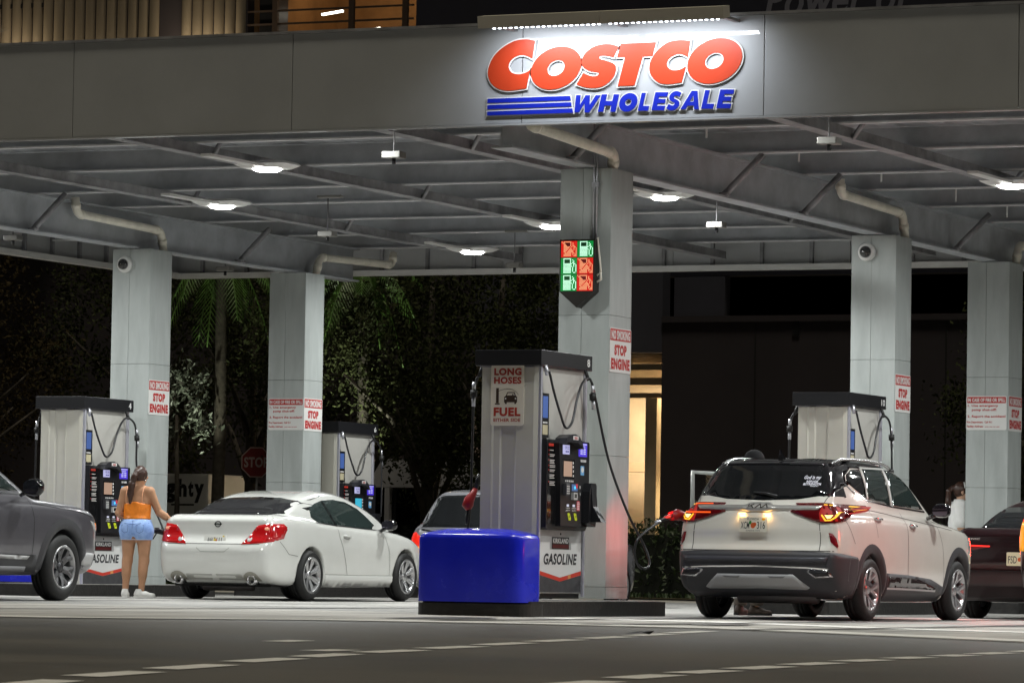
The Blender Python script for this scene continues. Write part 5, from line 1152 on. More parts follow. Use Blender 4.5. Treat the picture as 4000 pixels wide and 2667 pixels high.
far2 = Car('silver_sedan', 'pale sedan mostly hidden behind the white crossover mirror', 'car', civ_fn, (-1.0, -.08, .1), (1.0, 4.75, 1.5), .045, SIL_C, (-2.6, 19.2, G(0)), R(60))
c = far2
for nm in ('right', 'left'): c.patch([(.95, 1.08), (1.3, 1.2), (1.8, 1.30), (2.3, 1.28), (2.7, 1.17), (3.0, 1.0), (1.1, 1.0)], nm, 'side_window', GLASSD, .004, .08)
c.patch(full_g := [(0, 1.06), (.5, 1.06), (.66, 1.09), (.6, 1.26), (.5, 1.31), (0, 1.33), (-.5, 1.31), (-.6, 1.26), (-.66, 1.09), (-.5, 1.06)], 'rear', 'rear_window', GLASSD, .004, .08)
add_wheels(c, src, [(.80, .95, .325, 1, 0), (-.80, .95, .325, -1, 0), (.80, 3.69, .325, 1, 0), (-.80, 3.69, .325, -1, 0)]); drop(src)

DK_C = mat('dark_suv_paint', (.02, .018, .018), .2, coat=.7)
edge = Car('dark_suv', 'dark SUV whose lit red and amber tail lamp shows at the right edge', 'car', suv_fn, (-1.05, -.08, .2), (1.05, 5.1, 1.9), .045, DK_C, (5.50, .30, G(5.5)), R(-1))
c = edge
for s_ in (1, -1):
    c.patch([(s_*x, z) for x, z in [(.70, .76), (.93, .78), (.93, 1.06), (.72, 1.06)]][::s_], 'rear', 'tail_lamp', mat('amber_panel', (.6, .28, .02), .2, coat=.5, emit=(1, .5, .02), estr=.45), .012, .05)
    c.patch([(s_*x, z) for x, z in [(.70, 1.07), (.93, 1.07), (.90, 1.17), (.74, 1.17)]][::s_], 'rear', 'brake_lamp', emat('brake_red', (1, .03, .015), 3.0), .012, .05)
c.patch([(.0, .76), (.16, .77), (.16, 1.06), (.05, 1.06)], 'left', 'tail_lamp', mat('amber_panel'), .012, .05); c.patch([(.03, 1.07), (.2, 1.07), (.16, 1.16), (.06, 1.16)], 'left', 'brake_lamp', emat('brake_red', (1, .03, .015), 3.0), .012, .05)
g = [(-.6, 1.25), (.6, 1.25), (.7, 1.3), (.6, 1.62), (-.6, 1.62), (-.7, 1.3)]; c.patch(g, 'rear', 'rear_window', GLASSD, .004, .08)
for nm in ('right', 'left'): c.patch([(.5, 1.6), (1.0, 1.69), (2.2, 1.66), (2.7, 1.50), (3.18, 1.235), (.5, 1.26)], nm, 'side_window', GLASSD, .004, .08)
L = bpy.data.lights.new('brake_light', 'AREA'); L.energy = 9.0; L.size = .2; L.color = (1, .035, .015); lo = bpy.data.objects.new('brake_light', L); link(lo, c.t); lo.location = (-1.03, -.12, 1.1); lo.rotation_euler = Vector((-.75, .5, -.35)).to_track_quat('-Z', 'Y').to_euler()
src = wheel_src('wheel', .385, .245, .245, 'plain'); add_wheels(c, src, [(.85, 4.0, .385, 1, 0), (-.85, 4.0, .385, -1, 0), (.85, 1.1, .385, 1, 0), (-.85, 1.1, .385, -1, 0)]); drop(src)
# ------------------------------------------------------------------ people (one continuous body each)
def skin_mat(name, col): return mat(name, col, .5, noise=.06, nscale=6, spec=.35)
def union(fs, k):
    r = fs[0]
    for f in fs[1:]: r = smin(r, f, k)
    return r
def hand_fn(x, y, z, w, d, n, side):
    """w wrist, d direction of the fingers, n palm normal: palm, four unequal bent fingers and a thumb"""
    w = Vector(w); d = Vector(d).normalized(); n = Vector(n); n = (n-d*n.dot(d)).normalized(); u = d.cross(n)*side
    f = [capsule(x, y, z, w, w+d*.03, .024, .026), capsule(x, y, z, w+d*.05-u*.02, w+d*.075-u*.02, .016, .016), capsule(x, y, z, w+d*.05+u*.02, w+d*.075+u*.02, .016, .016)]
    r = union(f, .015)
    for q, L in ((-.031, .062), (-.011, .074), (.011, .07), (.03, .055)):
        a = w+d*.085+u*q; b = a+d*L*.5+n*.012; e = b+d*L*.28+n*L*.45
        r = smin(r, np.minimum(capsule(x, y, z, a, b, .0098, .009), capsule(x, y, z, b, e, .009, .0078)), .006)
    a = w+d*.03-u*.028; b = a+d*.03-u*.03+n*.012; e = b+d*.03-u*.006+n*.014
    return smin(r, np.minimum(capsule(x, y, z, a, b, .013, .011), capsule(x, y, z, b, e, .011, .009)), .01)
def body_parts(x, y, z, J):
    s = J.get('s', 1.0)
    torso = [ellipsoid(x, y, z, (0, 0, .88), (J['hip'], .135, .15)), ellipsoid(x, y, z, (0, .0, 1.04), (J['waist'], .105, .15)), ellipsoid(x, y, z, (0, .01, 1.22), (J['chest'], .115, .19)),
             capsule(x, y, z, (-J['sh']+.03, 0, 1.36), (J['sh']-.03, 0, 1.36), .058, .058), ellipsoid(x, y, z, (-.075, -.06, .87), (.10, .10, .11)), ellipsoid(x, y, z, (.075, -.06, .87), (.10, .10, .11))]
    legs = []
    for sd in ('L', 'R'):
        h, k, a = J['hip'+sd], J['knee'+sd], J['ank'+sd]; kk = Vector(k).lerp(Vector(a), .3)+Vector((0, -.022, 0))
        legs += [capsule(x, y, z, h, k, J['th'], .062), capsule(x, y, z, k, a, .058, .038), ellipsoid(x, y, z, kk, (.055, .062, .12))]
    return torso, legs
def person_fn(J):
    def fn(x, y, z):
        torso, legs = body_parts(x, y, z, J); b = smin(union(torso, .07), union(legs, .04), .05)
        h = Vector(J['head']); b = smin(b, capsule(x, y, z, (0, .0, 1.38), tuple(h+Vector((0, -.01, -.09))), .056, .05), .04)
        hd = smin(ellipsoid(x, y, z, tuple(h), (.076, .095, .112)), ellipsoid(x, y, z, tuple(h+Vector((0, .035, -.055))), (.055, .055, .06)), .04)
        fd = Vector(J['face']).normalized(); e = h+fd*.1
        hd = smin(hd, capsule(x, y, z, tuple(h+fd*.085+Vector((0, 0, .012))), tuple(h+fd*.105+Vector((0, 0, -.018))), .012, .016), .015)
        sd_ = Vector((fd.y, -fd.x, 0))
        for q in (-1, 1): hd = smin(hd, ellipsoid(x, y, z, tuple(h+sd_*q*.078+Vector((0, 0, -.005))), (.014, .022, .032)), .01)
        for q in (-1, 1): hd = smax(hd, -ellipsoid(x, y, z, tuple(h+fd*.1+sd_*q*.03+Vector((0, 0, .015))), (.016, .016, .01)), .01)
        hd = smax(hd, -ellipsoid(x, y, z, tuple(h+fd*.1+Vector((0, 0, -.055))), (.022, .022, .004)), .006)
        b = smin(b, hd, .025)
        for sd, q in (('L', -1), ('R', 1)):
            s, e, w = J['sho'+sd], J['elb'+sd], J['wri'+sd]
            b = smin(b, np.minimum(capsule(x, y, z, s, e, .056, .043), smin(capsule(x, y, z, e, w, .043, .029), capsule(x, y, z, e, tuple(Vector(e).lerp(Vector(w), .35)), .04, .046), .03)), .035)
            b = smin(b, hand_fn(x, y, z, w, J['hdir'+sd], J['hn'+sd], q), .014)
        return b
    return fn
def cloth(fnlist, off, zr, k=.05, extra=None):
    def fn(x, y, z):
        r = fnlist(x, y, z)-off
        r = smax(r, zr[0](x, y)-z, .012); r = smax(r, z-zr[1](x, y), .012)
        if extra is not None: r = smax(r, extra(x, y, z), .01)
        return r
    return fn
def shoe(p, dirv, m, sole, t):
    d = Vector(dirv).normalized(); u = Vector((d.y, -d.x, 0)); p = Vector(p)
    def fn(x, y, z):
        a = capsule(x, y, z, tuple(p-d*.05+Vector((0, 0, .045))), tuple(p+d*.05+Vector((0, 0, .045))), .042, .042); b = capsule(x, y, z, tuple(p+d*.05+Vector((0, 0, .035))), tuple(p+d*.15+Vector((0, 0, .03))), .04, .034)
        c = capsule(x, y, z, tuple(p-d*.045+Vector((0, 0, .05))), tuple(p-d*.035+Vector((0, 0, .095))), .042, .04)
        return smax(smax(union([a, b, c], .03), .02-z, .006), z-.115, .006)
    V, F = sdf_mesh(fn, tuple(p-Vector((.25, .25, 0))), tuple(p+Vector((.25, .25, .16))), .009); o = np_obj('shoe', V, F, m, t)
    pts = [(p+d*a+u*b) for a, b in ((-.098, -.02), (-.09, -.035), (0, -.042), (.09, -.046), (.16, -.035), (.188, 0), (.16, .035), (.09, .046), (0, .042), (-.09, .035), (-.098, .02))]
    MB().poly([[(q.x, q.y) for q in pts]], .002, .026, Matrix()).build('sole', sole, o)
    MB().tube([p+d*.06+u*.02+Vector((0, 0, .075)), p+d*.05-u*.02+Vector((0, 0, .085)), p+d*.10-u*.015+Vector((0, 0, .07)), p+d*.10+u*.02+Vector((0, 0, .066))], .005, 5).build('laces', sole, o)
WHS = mat('white_trainer', (.70, .69, .66), .5); SOLE = mat('trainer_sole', (.74, .73, .70), .5)
def hair_obj(t, h, pts, col, r0, name='hair'):
    hm = mat(name+'_strands_'+str(int(col[0]*1000)), col, .38, noise=.35, nscale=40, streak=(6, 6, .6), spec=.6)
    def fn(x, y, z):
        cap = ellipsoid(x, y, z, (h[0], h[1]-.012, h[2]+.018), (.089, .104, .112))
        cut = smax(y-h[1]-.055+.4*(h[2]+.0-z), (h[2]-.075)-z, .02)
        cap = smax(cap, cut, .015); r = cap
        for i in range(len(pts)-1): r = smin(r, capsule(x, y, z, pts[i], pts[i+1], r0[i], r0[i+1]), .02)
        return r+.0025*np.sin(x*260)*np.sin(y*240+z*14)
    a = np.array(pts+[h]); V, F = sdf_mesh(fn, tuple(a.min(0)-.16), tuple(a.max(0)+.16), .009); return np_obj(name, V, F, hm, t)

# ---- woman in the orange top
WZ = G(-9.1)+.005
t = thing('person', 'woman in orange top and denim shorts refuelling the white coupe', 'person', (-8.98, 6.12, WZ), R(9))
J = dict(hip=.192, waist=.15, chest=.163, sh=.19, th=.103, head=(.03, .02, 1.555), face=(.55, .83, -.05),
         hipL=(-.10, 0, .83), kneeL=(-.125, .02, .47), ankL=(-.13, -.02, .10), hipR=(.10, 0, .83), kneeR=(.10, .02, .47), ankR=(.085, -.02, .10),
         shoL=(-.175, 0, 1.35), elbL=(-.235, -.045, 1.08), wriL=(-.20, .15, .99), hdirL=(.5, .8, -.1), hnL=(.8, -.4, 0),
         shoR=(.175, 0, 1.35), elbR=(.275, .07, 1.09), wriR=(.425, .235, .965), hdirR=(.75, .6, -.22), hnR=(-.1, .2, -1))
f = person_fn(J); V, F = sdf_mesh(f, (-.36, -.25, .04), (.66, .5, 1.72), .0115); np_obj('body', V, F, skin_mat('tan_skin', (.46, .245, .14)), t)
def torso_f(J): return lambda x, y, z: union(body_parts(x, y, z, J)[0], .07)
def legs_f(J): return lambda x, y, z: smin(union(body_parts(x, y, z, J)[0], .07), union(body_parts(x, y, z, J)[1], .04), .05)
OR = mat('orange_satin', (.92, .25, .02), .42, noise=.12, nscale=14, bump=.5, bscale=14)
V, F = sdf_mesh(cloth(torso_f(J), .012, (lambda x, y: 1.005+0*x, lambda x, y: 1.225-.03*np.abs(x)/.15+.0*y), extra=lambda x, y, z: np.abs(x)-.185), (-.24, -.2, .97), (.24, .2, 1.27), .01); top = np_obj('camisole', V, F, OR, t)
for xx in (-.11, .105): MB().tube(cat_open([(xx, -.115, 1.215), (xx*1.02, -.118, 1.29), (xx*1.05, -.075, 1.385), (xx*1.05, .0, 1.425), (xx, .085, 1.37), (xx, .12, 1.24)], 4), .0055, 6).build('strap', mat('strap_peach', (.75, .36, .2), .5), top)
DEN = mat('light_denim', (.17, .30, .66), .75, col2=(.42, .60, .95), nscale=5, bump=.35, bscale=120)
V, F = sdf_mesh(cloth(legs_f(J), .014, (lambda x, y: .735+.02*np.abs(x), lambda x, y: 1.0+0*x), extra=lambda x, y, z: .075-np.sqrt((x*1.9)**2+(z-.705)**2)), (-.3, -.24, .7), (.3, .22, 1.03), .01); sh = np_obj('denim_shorts', V, F, DEN, t)
DS = mat('denim_seam', (.10, .17, .42), .8)
bv = BVHTree.FromPolygons([tuple(v) for v in V], [tuple(int(i) for i in q) for q in F])
def on_back(x, z, off=.003):
    h = bv.ray_cast(Vector((x, -1, z)), Vector((0, 1, 0))); return h[0]-Vector((0, off, 0)) if h[0] is not None else Vector((x, -.1, z))
for nm, pl in (('yoke_seam', [(-.19, .955), (-.1, .945), (0, .935), (.1, .945), (.19, .955)]), ('waistband', [(-.165, .985), (0, .98), (.165, .985)]), ('centre_seam', [(0, .975), (.002, .9), (.0, .80)]), ('pocket', [(-.15, .925), (-.055, .92), (-.06, .84), (-.10, .825), (-.14, .845), (-.15, .925)]), ('pocket', [(.055, .92), (.15, .925), (.14, .845), (.10, .825), (.06, .84), (.055, .92)])):
    MB().tube([on_back(*p) for p in pl], .0035, 5).build(nm, DS, sh)
MB().tube([on_back(-.2+.4*k/14, .74+.02*abs(-.2+.4*k/14)) for k in range(15) if abs(-.2+.4*k/14) > .03], .004, 5).build('frayed_hem', mat('pale_denim', (.5, .6, .8), .9), sh)
hair_obj(t, J['head'], [(.02, -.085, 1.60), (.0, -.125, 1.55), (-.03, -.135, 1.44), (-.045, -.13, 1.32), (-.05, -.135, 1.21)], (.045, .018, .010), [.035, .036, .042, .038, .018])
e = Vector(J['head'])+Vector((.068, -.04, -.055)); MB().tube([e+Vector((0, .016*math.cos(a), .016*math.sin(a))) for a in (2*math.pi*k/12 for k in range(12))], .0035, 5, closed=True).build('earring', CHROME, t)
shoe((-.13, -.02, 0), (-.25, 1, 0), WHS, SOLE, t); shoe((.09, -.03, 0), (.9, .55, 0), WHS, SOLE, t)
MB().lathe([(.031, -.012), (.034, 0), (.031, .012)], 14, Matrix.Translation(Vector(J['wriR'])-Vector((.02, .018, -.006))) @ Matrix.Rotation(R(60), 4, 'Y'), False).build('wristband', BLACKM, t)

# ---- woman in the white shirt
t = thing('person', 'woman in white shirt with ponytail walking beside the rightmost column', 'person', (-.53, 13.75, G(0)+.005), R(-62)); t.scale = (1.05, 1.05, 1.05)
J = dict(hip=.18, waist=.145, chest=.16, sh=.185, th=.09, head=(.0, .03, 1.555), face=(.1, 1, -.08), hipL=(-.09, 0, .83), kneeL=(-.095, .08, .47), ankL=(-.09, -.05, .10), hipR=(.09, 0, .83), kneeR=(.095, .0, .47), ankR=(.09, .1, .10),
         shoL=(-.17, 0, 1.35), elbL=(-.22, -.03, 1.08), wriL=(-.2, .12, .88), hdirL=(0, .4, -1), hnL=(1, 0, 0), shoR=(.17, 0, 1.35), elbR=(.22, -.02, 1.09), wriR=(.2, .15, .9), hdirR=(0, .5, -1), hnR=(-1, 0, 0))
f = person_fn(J); V, F = sdf_mesh(f, (-.36, -.25, .04), (.36, .4, 1.72), .0125); np_obj('body', V, F, skin_mat('light_skin', (.55, .34, .23)), t)
def shirt_f(J):
    def fn(x, y, z):
        r = union(body_parts(x, y, z, J)[0], .08)
        for sd in 'LR': r = smin(r, capsule(x, y, z, J['sho'+sd], tuple(Vector(J['sho'+sd]).lerp(Vector(J['elb'+sd]), .75)), .062, .062), .04)
        return r
    return fn
WSH = mat('white_cotton', (.82, .82, .80), .8, noise=.05, nscale=9, bump=.5, bscale=10)
V, F = sdf_mesh(cloth(shirt_f(J), .03, (lambda x, y: .93+0*x, lambda x, y: 1.43-.0*x)), (-.36, -.25, .9), (.36, .28, 1.48), .0125); np_obj('shirt', V, F, WSH, t)
MB().lathe([(.085, 1.40), (.078, 1.44), (.072, 1.455)], 18, None, False).build('collar', WSH, t)
V, F = sdf_mesh(cloth(legs_f(J), .02, (lambda x, y: .62+0*x, lambda x, y: 1.0+0*x)), (-.3, -.24, .58), (.3, .24, 1.03), .0125); np_obj('shorts', V, F, mat('khaki_cotton', (.30, .24, .15), .8), t)
hair_obj(t, J['head'], [(0, -.09, 1.60), (0, -.14, 1.55), (0, -.15, 1.42), (0, -.13, 1.28)], (.045, .022, .012), [.032, .036, .036, .012])
MB().tube([(.086*math.cos(a), .03+.02+.03*math.sin(a)*0+.0, 1.60+.075*math.sin(a)) for a in (math.pi*k/10 for k in range(11))], .008, 6).build('headband', WHITEP, t)
shoe((-.09, -.05, 0), (0, 1, 0), WHS, SOLE, t); shoe((.09, .08, 0), (0, 1, 0), WHS, SOLE, t)

# ---- man in the cap behind the crossover
t = thing('person', 'man in dark cap and boots standing behind the white crossover', 'person', (.62, 3.05, G(0)+.005), R(-30))
J = dict(hip=.175, waist=.165, chest=.19, sh=.215, th=.09, head=(.0, .03, 1.555), face=(0, 1, -.1), hipL=(-.1, 0, .83), kneeL=(-.12, .02, .47), ankL=(-.13, -.02, .12), hipR=(.1, 0, .83), kneeR=(.12, .02, .47), ankR=(.13, -.02, .12),
         shoL=(-.2, 0, 1.35), elbL=(-.26, .05, 1.08), wriL=(-.15, .25, .98), hdirL=(.4, .9, 0), hnL=(0, 0, -1), shoR=(.2, 0, 1.35), elbR=(.26, -.02, 1.07), wriR=(.22, .14, .85), hdirR=(0, .4, -1), hnR=(-1, 0, 0))
f = person_fn(J); V, F = sdf_mesh(f, (-.4, -.25, .04), (.4, .45, 1.72), .014); np_obj('body', V*1.09, F, MATS['tan_skin'], t)
V, F = sdf_mesh(cloth(shirt_f(J), .025, (lambda x, y: .9+0*x, lambda x, y: 1.43+0*x)), (-.4, -.26, .86), (.4, .3, 1.48), .014); np_obj('t_shirt', V*1.09, F, mat('charcoal_cotton', (.03, .03, .035), .85), t)
V, F = sdf_mesh(cloth(legs_f(J), .028, (lambda x, y: .10+0*x, lambda x, y: 1.0+0*x)), (-.35, -.26, .06), (.35, .26, 1.03), .014); np_obj('trousers', V*1.09, F, mat('work_trousers', (.10, .08, .065), .85), t)
def capf(x, y, z):
    h = (0, .03, 1.60); a = smax(ellipsoid(x, y, z, h, (.092, .115, .10)), 1.585-z, .01); b = ellipsoid(x, y, z, (0, .14, 1.60), (.075, .085, .012)); return smin(a, b, .01)
V, F = sdf_mesh(capf, (-.15, -.15, 1.55), (.15, .27, 1.74), .012); np_obj('cap', V*1.09, F, mat('black_cotton', (.012, .012, .014), .9), t)
BT = mat('brown_boot', (.055, .035, .025), .6, noise=.2, nscale=12)
shoe((-.14, -.02, 0), (-.3, 1, 0), BT, BLACKM, t); shoe((.14, -.02, 0), (.85, .5, 0), BT, BLACKM, t)
# ------------------------------------------------------------------ planting and far buildings
LEAFD = mat('tree_leaf', (.016, .020, .008), .9, col2=(.040, .047, .018), spec=.12, nscale=1.5)
LEAFB = mat('rusty_tree_leaf', (.022, .019, .008), .9, col2=(.050, .036, .016), spec=.12, nscale=1.2)
LEAFG = mat('hedge_leaf', (.016, .030, .009), .5, col2=(.035, .055, .018), nscale=2.5)
LEAFW = mat('silver_leaf', (.05, .06, .045), .45, col2=(.15, .17, .135), nscale=3)
PALMG = mat('palm_leaf', (.05, .11, .02), .45, col2=(.10, .20, .04), nscale=2); BARK = mat('bark', (.05, .042, .033), .85, noise=.35, nscale=9, bump=.5, bscale=20)
rng = np.random.default_rng(11)
def leaf_mesh(name, centers, size, m, parent=None, droop=.3):
    n = len(centers); a = rng.normal(size=(n, 3)); a[:, 2] -= droop; a /= np.linalg.norm(a, axis=1)[:, None]; b = np.cross(a, rng.normal(size=(n, 3))); b /= np.linalg.norm(b, axis=1)[:, None]
    s = size*rng.uniform(.6, 1.3, (n, 1)); c = np.asarray(centers)
    nn = np.cross(a, b); V = np.concatenate([c-a*s*.5, c+b*s*.24+nn*s*.06, c+a*s*.55, c-b*s*.24+nn*s*.06], 1).reshape(-1, 3); F = np.arange(4*n).reshape(-1, 4)
    return np_obj(name, V, F, m, parent, False)
def crown_pts(cx, cz, rx, ry, rz, clumps, per, spread):
    P = []
    for k in range(clumps):
        d = rng.normal(size=3); d /= np.linalg.norm(d); r = rng.uniform(.45, 1.0)**.6; c = d*r*np.array([rx, ry, rz])+np.array([cx, 0, cz]); P.append(c+rng.normal(size=(per, 3))*spread*rng.uniform(.6, 1.3))
    return np.concatenate(P)
def tree(x, y, h, rx, rz, label, m, leaf=.10, clumps=85, per=170, low=2.0):
    t = thing('tree', label, 'tree', (x, y, G(x)), rng.uniform(0, 6), 'trees behind the forecourt')
    cz = low+rz; mb = MB(); mb.tube(cat_open([(0, 0, 0), (.06, .03, h*.22), (-.04, .05, h*.45), (.05, 0, h*.8)], 4), [.17-.12*k/12 for k in range(13)], 9)
    for k in range(7):
        a = k*2.4+x; r = rx*rng.uniform(.5, .85); z0 = low*.55+rng.uniform(0, 1)*rz*.5; mb.tube([(0, 0, z0), (r*.45*math.cos(a), r*.45*math.sin(a), z0+rz*.5), (r*math.cos(a), r*math.sin(a), z0+rz*.8)], [.08, .05, .02], 6)
    mb.build('trunk', BARK, t); leaf_mesh('crown', crown_pts(0, cz, rx, rx*.9, rz, clumps, per, .26), leaf, m, t); return t
T = [(-29.5, 30.5, 8, 3.0, 3.0, 'rust tinged tree at the far left edge', LEAFB, 1.2), (-26.0, 28.5, 7.5, 2.6, 2.8, 'leafy tree behind pump number 4', LEAFB, 1.3), (-24.5, 34, 8.5, 2.6, 3.0, 'dark tree behind the palm at left', LEAFD, 2.2),
     (-21.6, 33, 8, 2.2, 2.6, 'dark tree behind the stop sign', LEAFD, 2.6), (-18.6, 31, 7.5, 2.2, 2.6, 'dark tree left of centre behind the silver SUV', LEAFD, 1.9), (-16.3, 30, 7.2, 2.3, 2.6, 'dark tree at the centre behind the tall front pump', LEAFD, 1.9), (-14.7, 29.5, 7.2, 1.5, 2.6, 'dark tree just left of the front column', LEAFD, 1.5), (-6.3, 36, 7, 1.8, 2.4, 'dark tree between the two right columns', LEAFD, 1.6)]
for x, y, h, rx, rz, l, m, low in T: tree(x, y, h, rx, rz, l, m, low=low)
def palm(x, y, h, label, nf=22, L=1.6):
    t = thing('palm', label, 'palm', (x, y, G(x)), 0, 'lit palms')
    MB().tube(cat_open([(0, 0, 0), (.05, 0, h*.5), (0, 0, h)], 5), [.13-.03*k/10 for k in range(11)], 9).build('trunk', BARK, t)
    for k in range(nf):
        a = k*2.4; el = R(70-125*k/nf); pts = []
        for i in range(9):
            u = i/8; r = L*u*math.cos(el)*(1-.1*u)+.05; z = h+L*u*math.sin(el)-.75*L*u*u; pts.append(Vector((r*math.cos(a), r*math.sin(a), z)))
        V = []; F = []
        for i in range(8):
            for j in range(3):
                p = pts[i].lerp(pts[i+1], j/3); d = (pts[i+1]-pts[i]).normalized(); s = Vector((-math.sin(a), math.cos(a), 0)); ln = .42*math.sin(math.pi*(.12+.8*(i+j/3)/8))
                for sg in (-1, 1):
                    e = p+s*sg*ln*.75+d*ln*.55+Vector((0, 0, -ln*.55)); w = d*.018; n = len(V); V += [tuple(p-w), tuple(p+w), tuple(e)]; F.append((n, n+1, n+2))
        fr = MB().add(V, F); fr.tube(pts, .012, 4); fr.build('frond', PALMG, t)
    return t
def uplight(x, y, label, tx, ty, tz, e):
    t = thing('garden_uplight', label, 'lamp', (x, y, G(x)), 0, 'garden uplights'); MB().cyl((0, 0, 0), (0, 0, .16), .06, 12).build('can', BLACKP, t)
    L = bpy.data.lights.new('uplight', 'SPOT'); L.energy = e; L.spot_size = R(30); L.spot_blend = .6; L.color = (.95, 1, .78); L.shadow_soft_size = .05; lo = bpy.data.objects.new('uplight', L); link(lo, t); lo.location = (0, 0, .2)
    lo.rotation_euler = Vector((tx-x, ty-y, tz-.2)).to_track_quat('-Z', 'Y').to_euler()
palm(-20.35, 29.2, 6.5, 'drooping palm lit green between the two left columns', 24, 1.35); palm(-17.55, 29.6, 6.1, 'palm tuft lit bright green under the far canopy edge', 22, 1.3)
uplight(-20.0, 27.6, 'small uplight at the foot of the left palm', -20.5, 29.2, 5.6, 900); uplight(-17.2, 28.4, 'small uplight at the foot of the bright palm', -17.5, 29.4, 5.9, 2200)
t = thing('shrub', 'pale silvery shrub lit below the drooping palm', 'shrub', (-20.9, 28.6, G(-21)), 0)
leaf_mesh('foliage', crown_pts(0, 3.4, .85, .6, .85, 26, 40, .15), .12, LEAFW, t); MB().tube([(0, 0, 0), (.05, 0, 1.5), (0, 0, 3.2)], [.07, .05, .03], 7).build('stem', BARK, t)
def hedge(x0, x1, y, h, label, leaf=.10):
    t = thing('hedge', label, 'hedge', ((x0+x1)/2, y, G(x0)), 0, 'clipped hedges'); L = (x1-x0)/2; n = int(L*2*900)
    P = np.stack([rng.uniform(-L, L, n), rng.normal(0, .28, n), h*rng.uniform(.03, 1, n)**.75], 1); P[:, 2] += .06*np.sin(P[:, 0]*5)+.05*np.sin(P[:, 0]*13)
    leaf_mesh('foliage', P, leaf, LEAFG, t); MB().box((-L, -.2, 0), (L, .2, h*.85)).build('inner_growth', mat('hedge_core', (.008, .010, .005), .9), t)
hedge(-27, -17.3, 27.0, 1.25, 'clipped hedge behind the woman and the white coupe'); hedge(-13.4, -4.0, 24.6, 1.25, 'clipped hedge behind the front column and the crossover')
VERGE = mat('dry_grass_verge', (.06, .048, .02), .9, noise=.3, nscale=6)
sheet('verge', [[(-60, 22.4), (30, 22.4), (30, 28.5), (-60, 28.5)]], VERGE, .03)
n = 9000; P = np.stack([rng.uniform(-30, 3, n), rng.uniform(22.5, 28.3, n), np.full(n, .05)], 1); P[:, 2] += -.004*P[:, 0]
gr = leaf_mesh('verge_grass', P, .10, LEAFG, None, -2.0); tag(gr, 'short grass growing on the verge behind the forecourt', 'grass', kind='stuff')
# stop sign
t = thing('stop_sign', 'dim red octagonal stop sign behind the white coupe', 'sign', (-21.0, 32.0, G(-21))); M = frame((0, 0, 2.42), (1, .35, 0), (0, 0, 1))
MB().poly([[(.32*math.cos(R(22.5+45*k)), .32*math.sin(R(22.5+45*k))) for k in range(8)]], 0, .006, M).build('plate', mat('stop_red', (.17, .010, .010), .6), t)
o2, i2 = [[(r*math.cos(R(22.5+45*k)), r*math.sin(R(22.5+45*k))) for k in range(8)] for r in (.315, .295)]
MB().poly([o2, i2[::-1]], .006, .008, M).build('border', mat('stop_pale', (.38, .30, .28), .6), t); mb = MB(); put_text(mb, 'STOP', M, -.24, -.1, .24, .1, .008, .03); mb.build('lettering', mat('stop_pale'), t)
MB().cyl((0, .03, 0), (0, .03, 2.7), .025, 8).build('post', STEELD, t)
# banner van
t = thing('delivery_van', 'white box van with black lettering behind the woman', 'van', (-23.6, 34.5, G(-23))); VM = mat('van_white', (.82, .82, .80), .5)
MB().box((-2.2, -1, .5), (.74, 1, 2.22), None, .05).build('cargo_box', VM, t); MB().box((.78, -.95, .45), (1.9, .95, 1.7), None, .2).build('cab', VM, t)
for x in (-1.3, 1.3):
    for y in (-1.0, 1.0): MB().cyl((x, y-.1, .36), (x, y+.1, .36), .36, 20).build('wheel', TYRE, t)
for ch, u0, u1, z0, z1 in (('i', -.35, -.28, 1.76, 2.12), ('g', -.24, .0, 1.64, 2.03), ('h', .05, .25, 1.76, 2.12), ('t', .28, .40, 1.76, 2.08), ('y', .42, .64, 1.64, 2.02)):
    mb = MB(); put_text(mb, ch, frame((0, -1.003, 0), (1, 0, 0), (0, 0, 1)), u0, z0, u1, z1, 0, .05); mb.build('letter', BLACKP, t)
MB().box((-.1, -1.006, 1.585), (.42, -1.002, 1.62)).build('lettering_rule', BLACKP, t)
MB().box((-.5, -1.012, 2.12), (-.2, -1.002, 2.22)).build('red_flash', REDP, t)
# dark building behind, with a lit bay
WALLD = mat('dark_render_wall', (.034, .028, .033), .8, noise=.12, nscale=.6); WALLN = mat('navy_wall', (.014, .014, .026), .7, noise=.1, nscale=.8); WALLG = mat('grey_upper_wall', (.055, .055, .075), .8, noise=.1, nscale=.7)
CREAM = mat('cream_wall', (.48, .42, .32), .7, noise=.08, nscale=2)
bl = thing('warehouse_building', 'dark building behind the forecourt with a warm lit bay and ribbed upper deck', 'building', (0, 38, 0))
def bp(a, b, nm, m, par=bl, bev=0): return MB().box(a, b, None, bev).build(nm, m, par)
bp((-15.0, 0, 0), (8, .4, 5.62), 'wall', WALLD); bp((-19.2, 0, 4.9), (-15.004, .4, 9.8), 'wall', WALLG); bp((-15.0, .6, 5.63), (-13.9, .9, 6.46), 'parapet', WALLG); bp((-60, .6, 6.47), (30, 1.0, 9.9), 'upper_wall', WALLN)
bp((-60, 0, 0), (-19.204, .4, 9.8), 'wall', WALLD); bp((-15.0, -.05, 5.5), (8, .0, 5.62), 'coping', WALLD)
for x in (-13.0, -9.0, -5.0, -1.0): bp((x, -.012, .1), (x+.03, -.002, 5.45), 'wall_joint', SEAM)
bp((-12.2, -.02, 5.2), (-12.05, .02, 5.6), 'scupper', BLACKP)
bay = bl
bp((-19.2, 3.2, 0), (-15.0, 3.4, 4.9), 'bay_back_wall', CREAM); bp((-15.0-.05, .41, 0), (-14.95, 3.2, 4.9), 'bay_side_wall', CREAM); bp((-19.2, .41, 4.7), (-15.05, 3.2, 4.89), 'bay_ceiling', CREAM)
